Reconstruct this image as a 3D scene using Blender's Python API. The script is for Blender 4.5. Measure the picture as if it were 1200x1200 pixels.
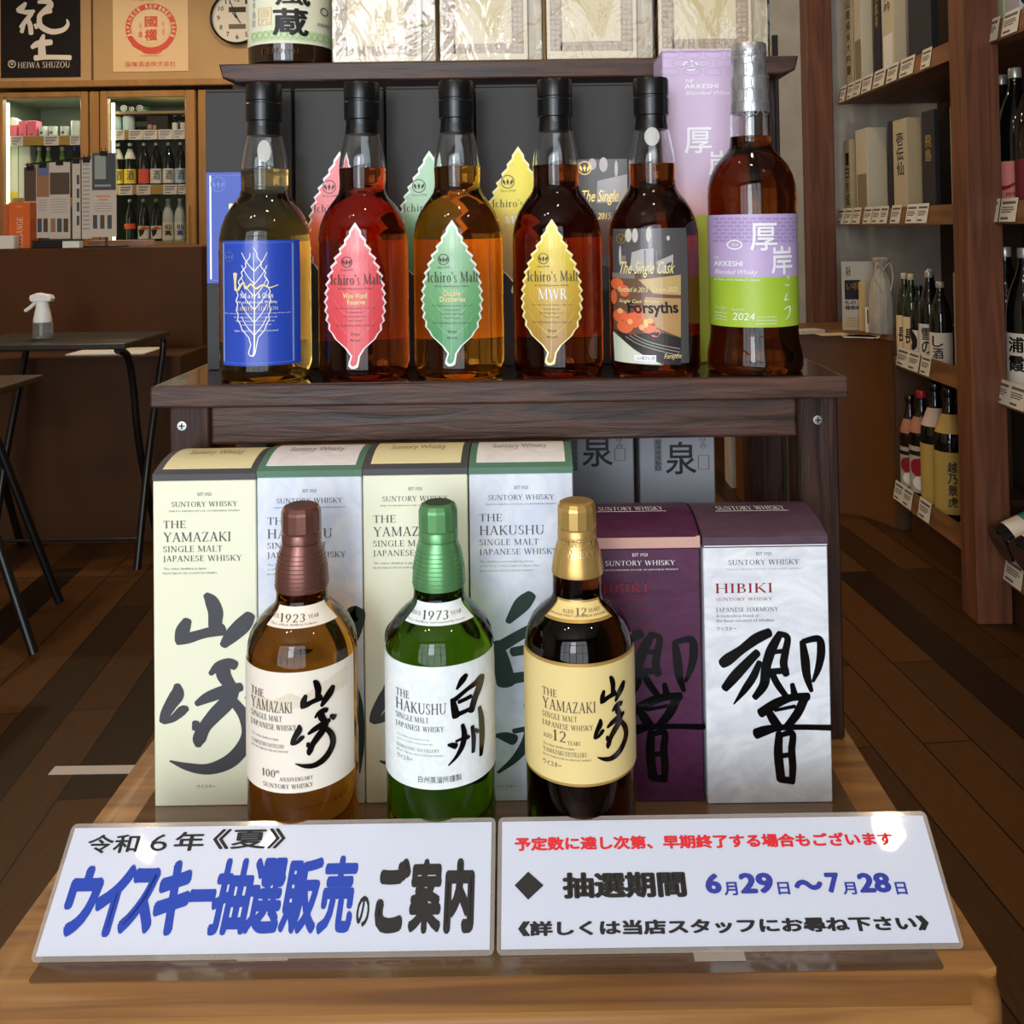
import bpy, bmesh, math, random
from mathutils import Vector, Matrix
from mathutils.geometry import tessellate_polygon
random.seed(7)
for o in list(bpy.data.objects):
    bpy.data.objects.remove(o)
sc = bpy.context.scene
col = sc.collection
# ---------------------------------------------------------------- camera
F, PX, HZ, CAMZ = 1100.0, 618.0, 268.0, 1.05
TILT, ROLL = math.radians(1.2), 0.0150
PY = HZ - F * math.tan(TILT)
f_ = Vector((0, math.cos(TILT), math.sin(TILT)))
u0 = Vector((0, -math.sin(TILT), math.cos(TILT)))
r0 = Vector((1, 0, 0))
CR = r0 * math.cos(ROLL) - u0 * math.sin(ROLL)
CU = r0 * math.sin(ROLL) + u0 * math.cos(ROLL)
CAMP = Vector((0, 0, CAMZ))
cd = bpy.data.cameras.new('camera')
cd.sensor_width = 36
cd.lens = 36 * F / 1200
cd.shift_x = (600 - PX) / 1200
cd.shift_y = (PY - 600) / 1200
cd.clip_start = 0.02
cam = bpy.data.objects.new('camera', cd)
col.objects.link(cam)
cam.matrix_world = Matrix(((CR.x, CU.x, -f_.x, 0), (CR.y, CU.y, -f_.y, 0), (CR.z, CU.z, -f_.z, CAMZ), (0, 0, 0, 1)))
sc.camera = cam
# ---------------------------------------------------------------- world, lights, exposure
w = bpy.data.worlds.new('daylight'); sc.world = w
w.use_nodes = True
w.node_tree.nodes['Background'].inputs[0].default_value = (0.80, 0.90, 1.0, 1)
w.node_tree.nodes['Background'].inputs[1].default_value = 1.2
vs = sc.view_settings
sc.display_settings.display_device = 'sRGB'
vs.view_transform = 'Standard'; vs.look = 'None'; vs.gamma = 1; vs.use_curve_mapping = False
vs.exposure = 0.18
def lamp(name, kind, loc, power, colr, size=None, sy=None, rot=(0, 0, 0), spot=None, blend=0.6):
    d = bpy.data.lights.new(name, kind); d.energy = power; d.color = colr
    if kind == 'AREA':
        d.size = size
        if sy: d.shape = 'RECTANGLE'; d.size_y = sy
        else: d.shape = 'DISK'
    else:
        d.shadow_soft_size = size or 0.05
    if kind == 'SPOT':
        d.spot_size = spot; d.spot_blend = blend
    o = bpy.data.objects.new(name, d); col.objects.link(o)
    o.location = loc; o.rotation_euler = rot
    return o
R = math.radians
WARM = (1.0, 0.77, 0.50)
lamp('window_daylight', 'AREA', (-0.75, -1.99, 1.2), 54, (0.88, 0.94, 1.0), 3.0, 2.2, (R(90), 0, 0))
lamp('open_sky_daylight', 'AREA', (-0.66, -1.96, 1.55), 26, (0.90, 0.95, 1.0), .62, 1.3, (R(90), 0, 0))
for i, (x, y) in enumerate(((-1.0, -0.24), (-0.70, -0.21), (0.90, -0.21), (-0.45, 0.75), (0.25, 0.75), (0.1, 0.2))):
    lamp('downlight', 'AREA', (x, y, 2.46), 2.0, (1.0, 0.80, 0.55), 0.07)
for x, y, p in ((-2.1, 4.0, 8), (-1.2, 3.9, 8), (-0.3, 3.9, 6), (0.5, 3.0, 1.2), (-1.7, 2.3, 6)):
    lamp('ceiling_spot', 'AREA', (x, y, 2.46), p, WARM, 0.10)
for x, y, p in ((0.75, 2.9, 3.4), (0.7, 1.9, 1.6)):
    lamp('shelf_spot', 'AREA', (x, y, 2.46), p, (1.0, 0.80, 0.58), 0.10)
# sampling
cy = sc.cycles
cy.use_denoising = True
cy.max_bounces = 14; cy.transmission_bounces = 12; cy.glossy_bounces = 5; cy.diffuse_bounces = 4; cy.transparent_max_bounces = 16
cy.sample_clamp_indirect = 6
# ---------------------------------------------------------------- pixel geometry helpers (1200 x 1200 frame of the photograph)
def ray(px, py):
    return (CR * ((px - PX) / F) - CU * ((py - PY) / F) + f_)
def at(px, py, Y):
    d = ray(px, py); return CAMP + d * (Y / d.y)
def on(px, py, H):
    d = ray(px, py); return CAMP + d * ((H - CAMZ) / d.z)
def atx(px, py, X):
    d = ray(px, py); return CAMP + d * (X / d.x)
# ---------------------------------------------------------------- materials
def lin(c):
    r = []
    for v in c[:3]:
        v = v / 255
        r.append(v / 12.92 if v <= .04045 else ((v + .055) / 1.055) ** 2.4)
    return (*r, 1)
MATS = {}
def mat(name, c, rough=.5, metal=0., spec=.5, coat=0., trans=0., ior=1.45, alpha=1., emit=None, es=0., coatr=.05):
    if name in MATS: return MATS[name]
    m = bpy.data.materials.new(name); m.use_nodes = True
    b = m.node_tree.nodes['Principled BSDF']
    b.inputs['Base Color'].default_value = lin(c)
    b.inputs['Roughness'].default_value = rough
    b.inputs['Metallic'].default_value = metal
    b.inputs['Specular IOR Level'].default_value = spec
    b.inputs['Coat Weight'].default_value = coat
    b.inputs['Coat Roughness'].default_value = coatr
    b.inputs['Transmission Weight'].default_value = trans
    b.inputs['IOR'].default_value = ior
    b.inputs['Alpha'].default_value = alpha
    if emit:
        b.inputs['Emission Color'].default_value = lin(emit); b.inputs['Emission Strength'].default_value = es
    m.diffuse_color = lin(c)
    MATS[name] = m
    return m
def nodes(m):
    return m.node_tree.nodes, m.node_tree.links, m.node_tree.nodes['Principled BSDF']
def noisy(name, c1, c2, scale=(5, 5, 5), rough=.5, bump=0., detail=6, coat=0., lo=.35, hi=.65, rough_var=0., metal=0., dist=0., spec=.5, coatr=.05):
    """two-tone procedural material driven by stretched noise in object space"""
    if name in MATS: return MATS[name]
    m = mat(name, c1, rough, metal, coat=coat, spec=spec, coatr=coatr)
    N, L, b = nodes(m)
    tc = N.new('ShaderNodeTexCoord'); mp = N.new('ShaderNodeMapping'); mp.inputs['Scale'].default_value = scale
    nz = N.new('ShaderNodeTexNoise'); nz.inputs['Scale'].default_value = 1; nz.inputs['Detail'].default_value = detail
    nz.inputs['Distortion'].default_value = dist
    rp = N.new('ShaderNodeValToRGB')
    rp.color_ramp.elements[0].position = lo; rp.color_ramp.elements[0].color = lin(c1)
    rp.color_ramp.elements[1].position = hi; rp.color_ramp.elements[1].color = lin(c2)
    L.new(tc.outputs['Object'], mp.inputs[0]); L.new(mp.outputs[0], nz.inputs['Vector'])
    L.new(nz.outputs[0], rp.inputs[0]); L.new(rp.outputs[0], b.inputs['Base Color'])
    if bump:
        bp = N.new('ShaderNodeBump'); bp.inputs['Strength'].default_value = bump; bp.inputs['Distance'].default_value = .002
        L.new(nz.outputs[0], bp.inputs['Height']); L.new(bp.outputs[0], b.inputs['Normal'])
    if rough_var:
        mr = N.new('ShaderNodeMapRange'); mr.inputs['To Min'].default_value = max(0, rough - rough_var); mr.inputs['To Max'].default_value = rough + rough_var
        L.new(nz.outputs[0], mr.inputs[0]); L.new(mr.outputs[0], b.inputs['Roughness'])
    return m
def gradz(name, stops, z0, z1, rough=.4, coat=0.):
    """printed colour gradient along the object's own height"""
    m = mat(name, stops[0][1], rough, coat=coat)
    N, L, b = nodes(m)
    tc = N.new('ShaderNodeTexCoord'); sp = N.new('ShaderNodeSeparateXYZ'); mr = N.new('ShaderNodeMapRange')
    mr.inputs['From Min'].default_value = z0; mr.inputs['From Max'].default_value = z1
    rp = N.new('ShaderNodeValToRGB')
    while len(rp.color_ramp.elements) < len(stops): rp.color_ramp.elements.new(.5)
    for e, (p, c) in zip(rp.color_ramp.elements, stops): e.position = p; e.color = lin(c)
    L.new(tc.outputs['Object'], sp.inputs[0]); L.new(sp.outputs['Z'], mr.inputs[0]); L.new(mr.outputs[0], rp.inputs[0]); L.new(rp.outputs[0], b.inputs['Base Color'])
    return m
def glass(name, c, rough=0., ior=1.42):
    return mat(name, c, rough, trans=1., ior=ior)
# ---------------------------------------------------------------- object helpers
ROOT = {}          # name -> world origin of the thing an object belongs to
def tag(o, label=None, cat=None, group=None, kind=None):
    if label: o['label'] = label
    if cat: o['category'] = cat
    if group: o['group'] = group
    if kind: o['kind'] = kind
    return o
def thing(name, label, cat, loc, group=None):
    o = bpy.data.objects.new(name, None); col.objects.link(o); o.location = loc
    o.empty_display_size = .02
    ROOT[o.name] = Vector(loc)
    return tag(o, label, cat, group)
def link(name, me, parent=None, origin=None):
    o = bpy.data.objects.new(name, me); col.objects.link(o)
    if parent is not None:
        o.parent = parent; ROOT[o.name] = ROOT[parent.name]
    else:
        o.location = origin or (0, 0, 0); ROOT[o.name] = Vector(origin or (0, 0, 0))
    return o
def dup(root, loc, label=None, group=None, rz=None):
    r = root.copy(); col.objects.link(r); r.location = loc
    if rz is not None: r.rotation_euler[2] = rz
    if label: r['label'] = label
    if group: r['group'] = group
    for ch in [c for c in bpy.data.objects if c.parent == root]:
        c = ch.copy(); col.objects.link(c); c.parent = r
        for g in [q for q in bpy.data.objects if q.parent == ch]:
            d = g.copy(); col.objects.link(d); d.parent = c
    ROOT[r.name] = Vector(loc)
    return r
class MB:
    """collects shapes given in world coordinates and links them as one mesh"""
    def __init__(s): s.bm = bmesh.new(); s.mats = []
    def mi(s, m):
        if m not in s.mats: s.mats.append(m)
        return s.mats.index(m)
    def _faces(s, vs, fs, m):
        i = s.mi(m); V = [s.bm.verts.new(v) for v in vs]; out = []
        for f in fs:
            try:
                q = s.bm.faces.new([V[k] for k in f]); q.material_index = i; out.append(q)
            except ValueError: pass
        return V, out
    def box(s, x0, x1, y0, y1, z0, z1, m, bev=0., seg=1, M=None):
        vs = [Vector((x, y, z)) for x in (x0, x1) for y in (y0, y1) for z in (z0, z1)]
        if M is not None: vs = [M @ v for v in vs]
        V, fs = s._faces(vs, [(0, 1, 3, 2), (4, 6, 7, 5), (0, 4, 5, 1), (2, 3, 7, 6), (0, 2, 6, 4), (1, 5, 7, 3)], m)
        if bev:
            es = list({e for f in fs for e in f.edges})
            r = bmesh.ops.bevel(s.bm, geom=es, offset=bev, segments=seg, affect='EDGES', profile=.5)
            for f in r['faces']: f.material_index = s.mi(m)
        return s
    def prism(s, pts, z0, z1, m, axis='z', M=None, bev=0., seg=2):
        """extrude a 2D outline; axis z: (x,y); axis x: (y,z) swept in x; axis y: (x,z) swept in y"""
        n = len(pts)
        def P(p, t):
            v = Vector((p[0], p[1], t)) if axis == 'z' else Vector((t, p[0], p[1])) if axis == 'x' else Vector((p[0], t, p[1]))
            return M @ v if M is not None else v
        vs = [P(p, z0) for p in pts] + [P(p, z1) for p in pts]
        fs = [tuple(range(n))[::-1], tuple(range(n, 2 * n))] + [(i, (i + 1) % n, n + (i + 1) % n, n + i) for i in range(n)]
        V, F_ = s._faces(vs, fs, m)
        if bev:
            es = list({e for f in F_[:2] for e in f.edges})
            r = bmesh.ops.bevel(s.bm, geom=es, offset=bev, segments=seg, affect='EDGES', profile=.5)
            for f in r['faces']: f.material_index = s.mi(m)
        return s
    def lathe(s, prof, c, m, seg=48, closed=False, M=None):
        """revolve (r, h) about the vertical through c; closed joins the last ring to the first"""
        rings = []
        for r, h in prof:
            if r <= 1e-6: rings.append([s.bm.verts.new((0, 0, h))])
            else: rings.append([s.bm.verts.new((r * math.sin(2 * math.pi * k / seg), -r * math.cos(2 * math.pi * k / seg), h)) for k in range(seg)])
        i = s.mi(m)
        prs = list(zip(rings, rings[1:])) + ([(rings[-1], rings[0])] if closed else [])
        for a, b in prs:
            for k in range(seg):
                k2 = (k + 1) % seg
                vs = [a[k % len(a)], a[k2 % len(a)], b[k2 % len(b)], b[k % len(b)]]
                u = []
                for v in vs:
                    if v not in u: u.append(v)
                if len(u) > 2:
                    try: s.bm.faces.new(u).material_index = i
                    except ValueError: pass
        T = Matrix.Translation(Vector(c)) if M is None else M
        for rg in rings:
            for v in rg: v.co = T @ v.co
        return s
    def tube(s, pts, r, m, seg=10, cap=True):
        pts = [Vector(p) for p in pts]; rings = []
        up = Vector((0, 0, 1)) if abs((pts[1] - pts[0]).normalized().z) < .9 else Vector((1, 0, 0))
        for i, p in enumerate(pts):
            d = ((pts[min(i + 1, len(pts) - 1)] - pts[max(i - 1, 0)])).normalized()
            a = d.cross(up).normalized(); b = d.cross(a)
            rr = r[i] if isinstance(r, (list, tuple)) else r
            rings.append([s.bm.verts.new(p + a * rr * math.cos(2 * math.pi * k / seg) + b * rr * math.sin(2 * math.pi * k / seg)) for k in range(seg)])
        i = s.mi(m)
        for a, b in zip(rings, rings[1:]):
            for k in range(seg): s.bm.faces.new((a[k], a[(k + 1) % seg], b[(k + 1) % seg], b[k])).material_index = i
        if cap:
            s.bm.faces.new(rings[0][::-1]).material_index = i; s.bm.faces.new(rings[-1]).material_index = i
        return s
    def build(s, name, parent=None, origin=None, smooth=None, recalc=True):
        o_ = ROOT[parent.name] if parent is not None else Vector(origin or (0, 0, 0))
        if recalc: bmesh.ops.recalc_face_normals(s.bm, faces=s.bm.faces)
        for v in s.bm.verts: v.co -= o_
        me = bpy.data.meshes.new(name); s.bm.to_mesh(me); s.bm.free()
        for m in s.mats: me.materials.append(m)
        if smooth:
            for p in me.polygons: p.use_smooth = True
            me.set_sharp_from_angle(angle=R(smooth))
        return link(name, me, parent, origin)
# ---------------------------------------------------------------- lettering
_fc = bpy.data.curves.new('type', 'FONT')
_glyph = {}
def glyphs(s, bold=0., res=3):
    k = (s, bold, res)
    if k not in _glyph:
        _fc.body = s; _fc.resolution_u = res; _fc.offset = bold
        o = bpy.data.objects.new('type', _fc)
        me = bpy.data.meshes.new_from_object(o)
        _glyph[k] = ([(v.co.x, v.co.y) for v in me.vertices], [tuple(p.vertices) for p in me.polygons])
        bpy.data.objects.remove(o); bpy.data.meshes.remove(me)
    return _glyph[k]
T_, t_ = .125, .05
def _arc(cx, cy_, rx, ry, a0, a1, wt=T_, wn=t_, n=14):
    o, i = [], []
    for k in range(n + 1):
        a = R(a0 + (a1 - a0) * k / n); c, s_ = math.cos(a), math.sin(a)
        wd = wn + (wt - wn) * abs(c) ** 1.3
        o.append((cx + rx * c, cy_ + ry * s_)); i.append((cx + (rx - wd) * c, cy_ + (ry - min(wd, wn * 1.3)) * s_))
    return [[o[k], o[k + 1], i[k + 1], i[k]] for k in range(n)]
def _ln(x0, y0, x1, y1, wd):
    d = Vector((x1 - x0, y1 - y0)).normalized(); n = Vector((-d.y, d.x)) * wd / 2
    if abs(d.y) > .3:   # slanted strokes end level on the line
        h = wd / 2 / abs(d.y)
        return [[(x0 - h, y0), (x0 + h, y0), (x1 + h, y1), (x1 - h, y1)]]
    return [[(x0 - n.x, y0 - n.y), (x1 - n.x, y1 - n.y), (x1 + n.x, y1 + n.y), (x0 + n.x, y0 + n.y)]]
def _sf(x, y, hw=.13):
    dy = .035 if y < .5 else -.035
    e = .06 if y < .5 else -.06
    return [[(x - hw, y), (x + hw, y), (x + hw, y + dy), (x - hw, y + dy)], [(x - .055, y), (x + .055, y), (x + .03, y + e * 1.6), (x - .03, y + e * 1.6)]]
def _V(x, y0=0, y1=1, wd=T_, top=True, bot=True):
    return _ln(x, y0, x, y1, wd) + (_sf(x, y1) if top else []) + (_sf(x, y0) if bot else [])
def _h(x0, x1, y, wd=t_): return _ln(x0, y, x1, y, wd)
def _tick(x, y0, y1): return [[(x - .022, y0), (x + .022, y0), (x + .022, y1), (x - .022, y1)]]
SER = {
 ' ': (.32, []), "'": (.2, _ln(.1, .75, .1, 1, .07)), ',': (.22, _ln(.07, -.12, .12, .08, .07)), '.': (.22, _ln(.1, 0, .1, .1, .1)),
 'A': (.74, _ln(.1, 0, .37, 1, t_) + _ln(.37, 1, .64, 0, T_) + _h(.2, .54, .35) + _sf(.1, 0, .1) + _sf(.64, 0)),
 'B': (.62, _V(.15) + _arc(.3, .76, .22, .24, -90, 90) + _arc(.32, .27, .26, .27, -90, 90) + _h(.15, .32, .975) + _h(.15, .32, .515) + _h(.15, .34, .025)),
 'C': (.74, _arc(.42, .5, .37, .51, 42, 318) + _tick(.7, .68, .9) + _tick(.7, .12, .3)),
 'D': (.8, _V(.15) + _arc(.3, .5, .44, .5, -90, 90) + _h(.15, .32, .975) + _h(.15, .32, .025)),
 'E': (.6, _V(.15) + _h(.15, .53, .975) + _h(.15, .45, .52) + _h(.15, .55, .025) + _tick(.52, .8, 1) + _tick(.54, 0, .2) + _tick(.45, .44, .6)),
 'F': (.56, _V(.15) + _h(.15, .52, .975) + _h(.15, .43, .5) + _tick(.51, .8, 1) + _tick(.43, .42, .58)),
 'G': (.8, _arc(.42, .5, .37, .51, 42, 310) + _V(.66, .03, .42, bot=False) + _tick(.7, .7, .9)),
 'H': (.82, _V(.15) + _V(.67) + _h(.15, .67, .51)),
 'I': (.32, _V(.16)),
 'J': (.38, _V(.22, .05, 1, bot=False) + _arc(.02, .05, .27, .25, -80, 0)),
 'K': (.74, _V(.15) + _ln(.2, .42, .6, 1, t_) + _ln(.3, .55, .66, 0, T_) + _sf(.6, 1, .1) + _sf(.66, 0, .1)),
 'L': (.58, _V(.15) + _h(.15, .55, .025) + _tick(.54, 0, .22)),
 'M': (.98, _V(.14, wd=t_) + _ln(.14, 1, .48, .05, T_) + _ln(.48, .05, .82, 1, t_) + _V(.84)),
 'N': (.84, _V(.14, wd=t_) + _ln(.14, 1, .7, 0, T_) + _V(.7, wd=t_, bot=False)),
 'O': (.86, _arc(.43, .5, .39, .51, 0, 360, n=26)),
 'P': (.58, _V(.15) + _arc(.3, .73, .25, .27, -90, 90) + _h(.15, .32, .975) + _h(.15, .32, .485)),
 'R': (.68, _V(.15) + _arc(.3, .75, .24, .25, -90, 90) + _h(.15, .32, .975) + _h(.15, .32, .52) + _ln(.3, .52, .62, 0, T_) + _sf(.62, 0, .08)),
 'S': (.52, _arc(.26, .755, .21, .255, 40, 270) + _arc(.26, .255, .23, .265, -140, 90) + _tick(.43, .74, .94) + _tick(.06, .06, .26)),
 'T': (.66, _V(.33, top=False) + _h(.04, .62, .975) + _tick(.05, .8, 1) + _tick(.61, .8, 1)),
 'U': (.78, _V(.15, .3, 1, bot=False) + _arc(.39, .32, .3, .33, 180, 360) + _V(.66, .3, 1, wd=t_, bot=False)),
 'V': (.74, _ln(.1, 1, .38, 0, T_) + _ln(.38, 0, .64, 1, t_) + _sf(.1, 1) + _sf(.64, 1, .1)),
 'W': (1.06, _ln(.1, 1, .33, 0, T_) + _ln(.33, 0, .54, 1, t_) + _ln(.54, 1, .76, 0, T_) + _ln(.76, 0, .97, 1, t_) + _sf(.1, 1) + _sf(.97, 1, .09) + _sf(.54, 1, .08)),
 'Y': (.7, _ln(.08, 1, .35, .45, T_) + _ln(.35, .45, .62, 1, t_) + _V(.35, 0, .5, top=False) + _sf(.08, 1, .11) + _sf(.62, 1, .1)),
 'Z': (.64, _h(.08, .57, .975) + _ln(.1, 0, .54, 1, T_) + _h(.06, .58, .025) + _tick(.09, .8, 1) + _tick(.57, 0, .2)),
 '1': (.4, _V(.2, top=False) + _ln(.08, .82, .2, 1, t_)),
 '2': (.56, _arc(.27, .72, .23, .28, -25, 165) + _ln(.08, 0, .46, .62, .08) + _h(.06, .5, .04, .08)),
 '3': (.54, _arc(.25, .75, .2, .25, -90, 150) + _arc(.25, .26, .24, .27, -150, 90)),
 '7': (.54, _h(.06, .5, .96, .08) + _ln(.18, 0, .46, .95, .1)),
 '9': (.58, _arc(.28, .68, .24, .32, 0, 360, n=22) + _ln(.2, 0, .48, .6, .09)),
 '0': (.6, _arc(.3, .5, .26, .51, 0, 360, n=24)),
 'a': (.5, _V(.36, 0, .55, top=False) + _arc(.25, .5, .17, .17, 0, 150, .08) + _arc(.22, .19, .17, .19, 0, 360, .09, n=18)),
 'c': (.48, _arc(.26, .32, .22, .33, 45, 315)),
 'h': (.62, _V(.14) + _arc(.3, .42, .2, .23, 0, 150, .11) + _V(.46, 0, .42, top=False)),
 'i': (.3, _V(.15, 0, .64) + _ln(.15, .82, .15, .95, .12)),
 'r': (.44, _V(.14, 0, .64) + _arc(.3, .45, .15, .19, 30, 150, .1)),
 'o': (.56, _arc(.28, .32, .25, .33, 0, 360, n=20)),
 's': (.42, _arc(.21, .48, .15, .17, 40, 270, .09) + _arc(.21, .17, .16, .18, -140, 90, .09)),
 'l': (.3, _V(.15)), 't': (.36, _V(.16, 0, .85, top=False) + _h(.02, .33, .62)),
}
def serif(s):
    vs, fs, x = [], [], 0.
    for ch in s:
        wd, polys = SER[ch]
        for p in polys:
            b = len(vs); vs += [(q[0] + x, q[1]) for q in p]; fs.append(tuple(range(b, b + len(p))))
        x += wd + .06
    return vs, fs
def crom(pts, n=7):
    P = [pts[0]] + list(pts) + [pts[-1]]; out = []
    for i in range(1, len(P) - 2):
        for k in range(n):
            t = k / n; q = []
            for j in range(3):
                a, b, c, d = P[i - 1][j], P[i][j], P[i + 1][j], P[i + 2][j]
                q.append(.5 * (2 * b + (c - a) * t + (2 * a - 5 * b + 4 * c - d) * t * t + (3 * b - a - 3 * c + d) * t ** 3))
            out.append(tuple(q))
    out.append(tuple(pts[-1])); return out
class Print:
    """ink on a surface: L turns a photo pixel into the surface's own (u, v) metres, M puts (u, v, lift) into the world"""
    def __init__(s, L, M, step=0.): s.L, s.M, s.step = L, M, step; s.items = []; s.mats = []; s.layer = 0; s.fine = 0
    def raw(s, vs, fs, m):
        if m not in s.mats: s.mats.append(m)
        s.items.append((vs, fs, s.mats.index(m), s.layer + (s.fine % 12) * .03 if s.fine else s.layer))
    def up(s): s.layer += 1; return s
    def poly(s, pts, m):
        q = [s.L(*p) for p in pts]
        tri = tessellate_polygon([[Vector((a, b, 0)) for a, b in q]])
        s.raw(q, [tuple(t) for t in tri], m); return s
    def rect(s, x0, y0, x1, y1, m):
        a, b = s.L(x0, y1), s.L(x1, y0)
        s.raw([(a[0], a[1]), (b[0], a[1]), (b[0], b[1]), (a[0], b[1])], [(0, 1, 2, 3)], m); return s
    def frame(s, x0, y0, x1, y1, wd, m):
        s.rect(x0, y0, x1, y0 + wd, m); s.rect(x0, y1 - wd, x1, y1, m); s.rect(x0, y0 + wd, x0 + wd, y1 - wd, m); s.rect(x1 - wd, y0 + wd, x1, y1 - wd, m); return s
    def disc(s, cx, cy_, r, m, n=24, ry=None):
        return s.poly([(cx + r * math.cos(2 * math.pi * k / n), cy_ + (ry or r) * math.sin(2 * math.pi * k / n)) for k in range(n)], m)
    def ring(s, cx, cy_, r, wd, m, n=24, ry=None):
        ry = ry or r; vs = []; fs = []
        for k in range(n):
            a = 2 * math.pi * k / n
            vs += [s.L(cx + r * math.cos(a), cy_ + ry * math.sin(a)), s.L(cx + (r - wd) * math.cos(a), cy_ + (ry - wd) * math.sin(a))]
        for k in range(n):
            j = (k + 1) % n; fs.append((2 * k, 2 * j, 2 * j + 1, 2 * k + 1))
        s.raw(vs, fs, m); return s
    def _fit(s, vs, fs, x0, y0, x1, y1, m, shear=0., full=None):
        ym = (y0 + y1) / 2
        a, b = (s.L(x0, ym)[0], s.L(x0, y1)[1]), (s.L(x1, ym)[0], s.L(x1, y0)[1])
        xs = [v[0] for v in vs]; ys = [v[1] for v in vs]
        lo, hi = (min(ys), max(ys)) if full is None else full
        X0, X1 = min(xs), max(xs)
        q = []
        for x, y in vs:
            ty = (y - lo) / (hi - lo or 1); tx = (x - X0) / (X1 - X0 or 1)
            q.append((a[0] + tx * (b[0] - a[0]) + shear * ty * (b[1] - a[1]), a[1] + ty * (b[1] - a[1])))
        s.raw(q, fs, m); return s
    def text(s, t, x0, y0, x1, y1, m, bold=0., shear=0., res=3, full=None):
        vs, fs = glyphs(t, 0., res)
        if not bold: return s._fit(vs, fs, x0, y0, x1, y1, m, shear, full)
        # heavier type: the same letters printed several times, a hair apart
        ym = (y0 + y1) / 2
        a, b = (s.L(x0, ym)[0], s.L(x0, y1)[1]), (s.L(x1, ym)[0], s.L(x1, y0)[1])
        xs = [v[0] for v in vs]; ys = [v[1] for v in vs]; X0, X1, Y0, Y1 = min(xs) - bold, max(xs) + bold, min(ys) - bold * .8, max(ys) + bold * .8
        sh = [(q * math.cos(a), q * .8 * math.sin(a)) for q, n in ((1, 10), (.5, 6)) for a in [2 * math.pi * k / n for k in range(n)]] if bold > .055 else [(-1, 0), (1, 0), (0, .8), (0, -.8), (.7, .6), (-.7, .6), (.7, -.6), (-.7, -.6)] if bold > .025 else [(-1, 0), (1, 0), (0, .8), (0, -.8)]
        if b[1] < a[1]: a, b = (a[0], b[1]), (b[0], a[1])
        for dx, dy in sh:
            q = []
            for x, y in vs:
                tx, ty = (x + dx * bold - X0) / (X1 - X0), (y + dy * bold - Y0) / (Y1 - Y0)
                q.append((a[0] + tx * (b[0] - a[0]) + shear * ty * (b[1] - a[1]), a[1] + ty * (b[1] - a[1])))
            s.fine += 1; s.raw(q, fs, m)
        return s
    def serif(s, t, x0, y0, x1, y1, m, shear=0.): return s._fit(*serif(t), x0, y0, x1, y1, m, shear, (0, 1))
    def vtext(s, t, x0, y0, x1, y1, m, bold=0.):
        n = len(t); st = (y1 - y0) / n
        for k, ch in enumerate(t): s.text(ch, x0, y0 + k * st + .05 * st, x1, y0 + (k + 1) * st - .05 * st, m, bold)
        return s
    def small(s, t, x0, y0, x1, y1, m, shear=.15): return s.text(t, x0, y0, x1, y1, m, 0., shear, 1)
    def brush(s, strokes, m, tf=lambda x, y: (x, y), k=1.):
        for st in strokes:
            c = crom(st); vs = []; n = len(c)
            for i, (x, y, wd) in enumerate(c):
                d = Vector((c[min(i + 1, n - 1)][0] - c[max(i - 1, 0)][0], c[min(i + 1, n - 1)][1] - c[max(i - 1, 0)][1])).normalized()
                e = Vector((-d.y, d.x)) * wd * k / 2
                vs += [s.L(*tf(x + e.x, y + e.y)), s.L(*tf(x - e.x, y - e.y))]
            fs = [(2 * i, 2 * i + 1, 2 * i + 3, 2 * i + 2) for i in range(n - 1)]
            for end, sg in ((0, -1), (n - 1, 1)):
                x, y, wd = c[end]; j = 1 if end == 0 else n - 2
                d = Vector((x - c[j][0], y - c[j][1])).normalized(); p = Vector((-d.y, d.x)); b = len(vs)
                for q in range(7):
                    a = math.pi * q / 6
                    e = p * math.cos(a) * wd * k / 2 + d * math.sin(a) * wd * k * .28
                    vs.append(s.L(*tf(x + e.x, y + e.y)))
                fs.append(tuple(range(b, b + 7)))
            s.fine += 1; s.raw(vs, fs, m)
        return s
    def lines(s, x0, x1, ys, h, m):
        for y in ys: s.rect(x0, y - h / 2, x1, y + h / 2, m)
        return s
    def build(s, name, parent, lift=.0004, gap=.0003):
        if s.step: lift = max(lift, .0011)
        bm = bmesh.new(); o_ = ROOT[parent.name]
        lay = {}
        for vs, fs, mi, l in s.items: lay.setdefault(l, []).append((vs, fs, mi))
        for l, its in lay.items():
            b2 = bmesh.new()
            for vs, fs, mi in its:
                V = [b2.verts.new((x, y, 0)) for x, y in vs]
                for f in fs:
                    try: b2.faces.new([V[i] for i in f]).material_index = mi
                    except ValueError: pass
            if s.step:
                xs = [v.co.x for v in b2.verts]; k = math.ceil(min(xs) / s.step)
                while k * s.step < max(xs):
                    g = b2.verts[:] + b2.edges[:] + b2.faces[:]
                    bmesh.ops.bisect_plane(b2, geom=g, plane_co=(k * s.step, 0, 0), plane_no=(1, 0, 0)); k += 1
                ys = [v.co.y for v in b2.verts]; sy = s.step * 2.2; k = math.ceil(min(ys) / sy)
                while k * sy < max(ys):
                    g = b2.verts[:] + b2.edges[:] + b2.faces[:]
                    bmesh.ops.bisect_plane(b2, geom=g, plane_co=(0, k * sy, 0), plane_no=(0, 1, 0)); k += 1
            mp = {}
            for f in b2.faces:
                vv = []
                for v in f.verts:
                    if v not in mp: mp[v] = bm.verts.new(Vector(s.M(v.co.x, v.co.y, lift + l * gap)) - o_)
                    vv.append(mp[v])
                try: bm.faces.new(vv).material_index = f.material_index
                except ValueError: pass
            b2.free()
        me = bpy.data.meshes.new(name); bm.to_mesh(me); bm.free()
        for m in s.mats: me.materials.append(m)
        return link(name, me, parent)
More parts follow.
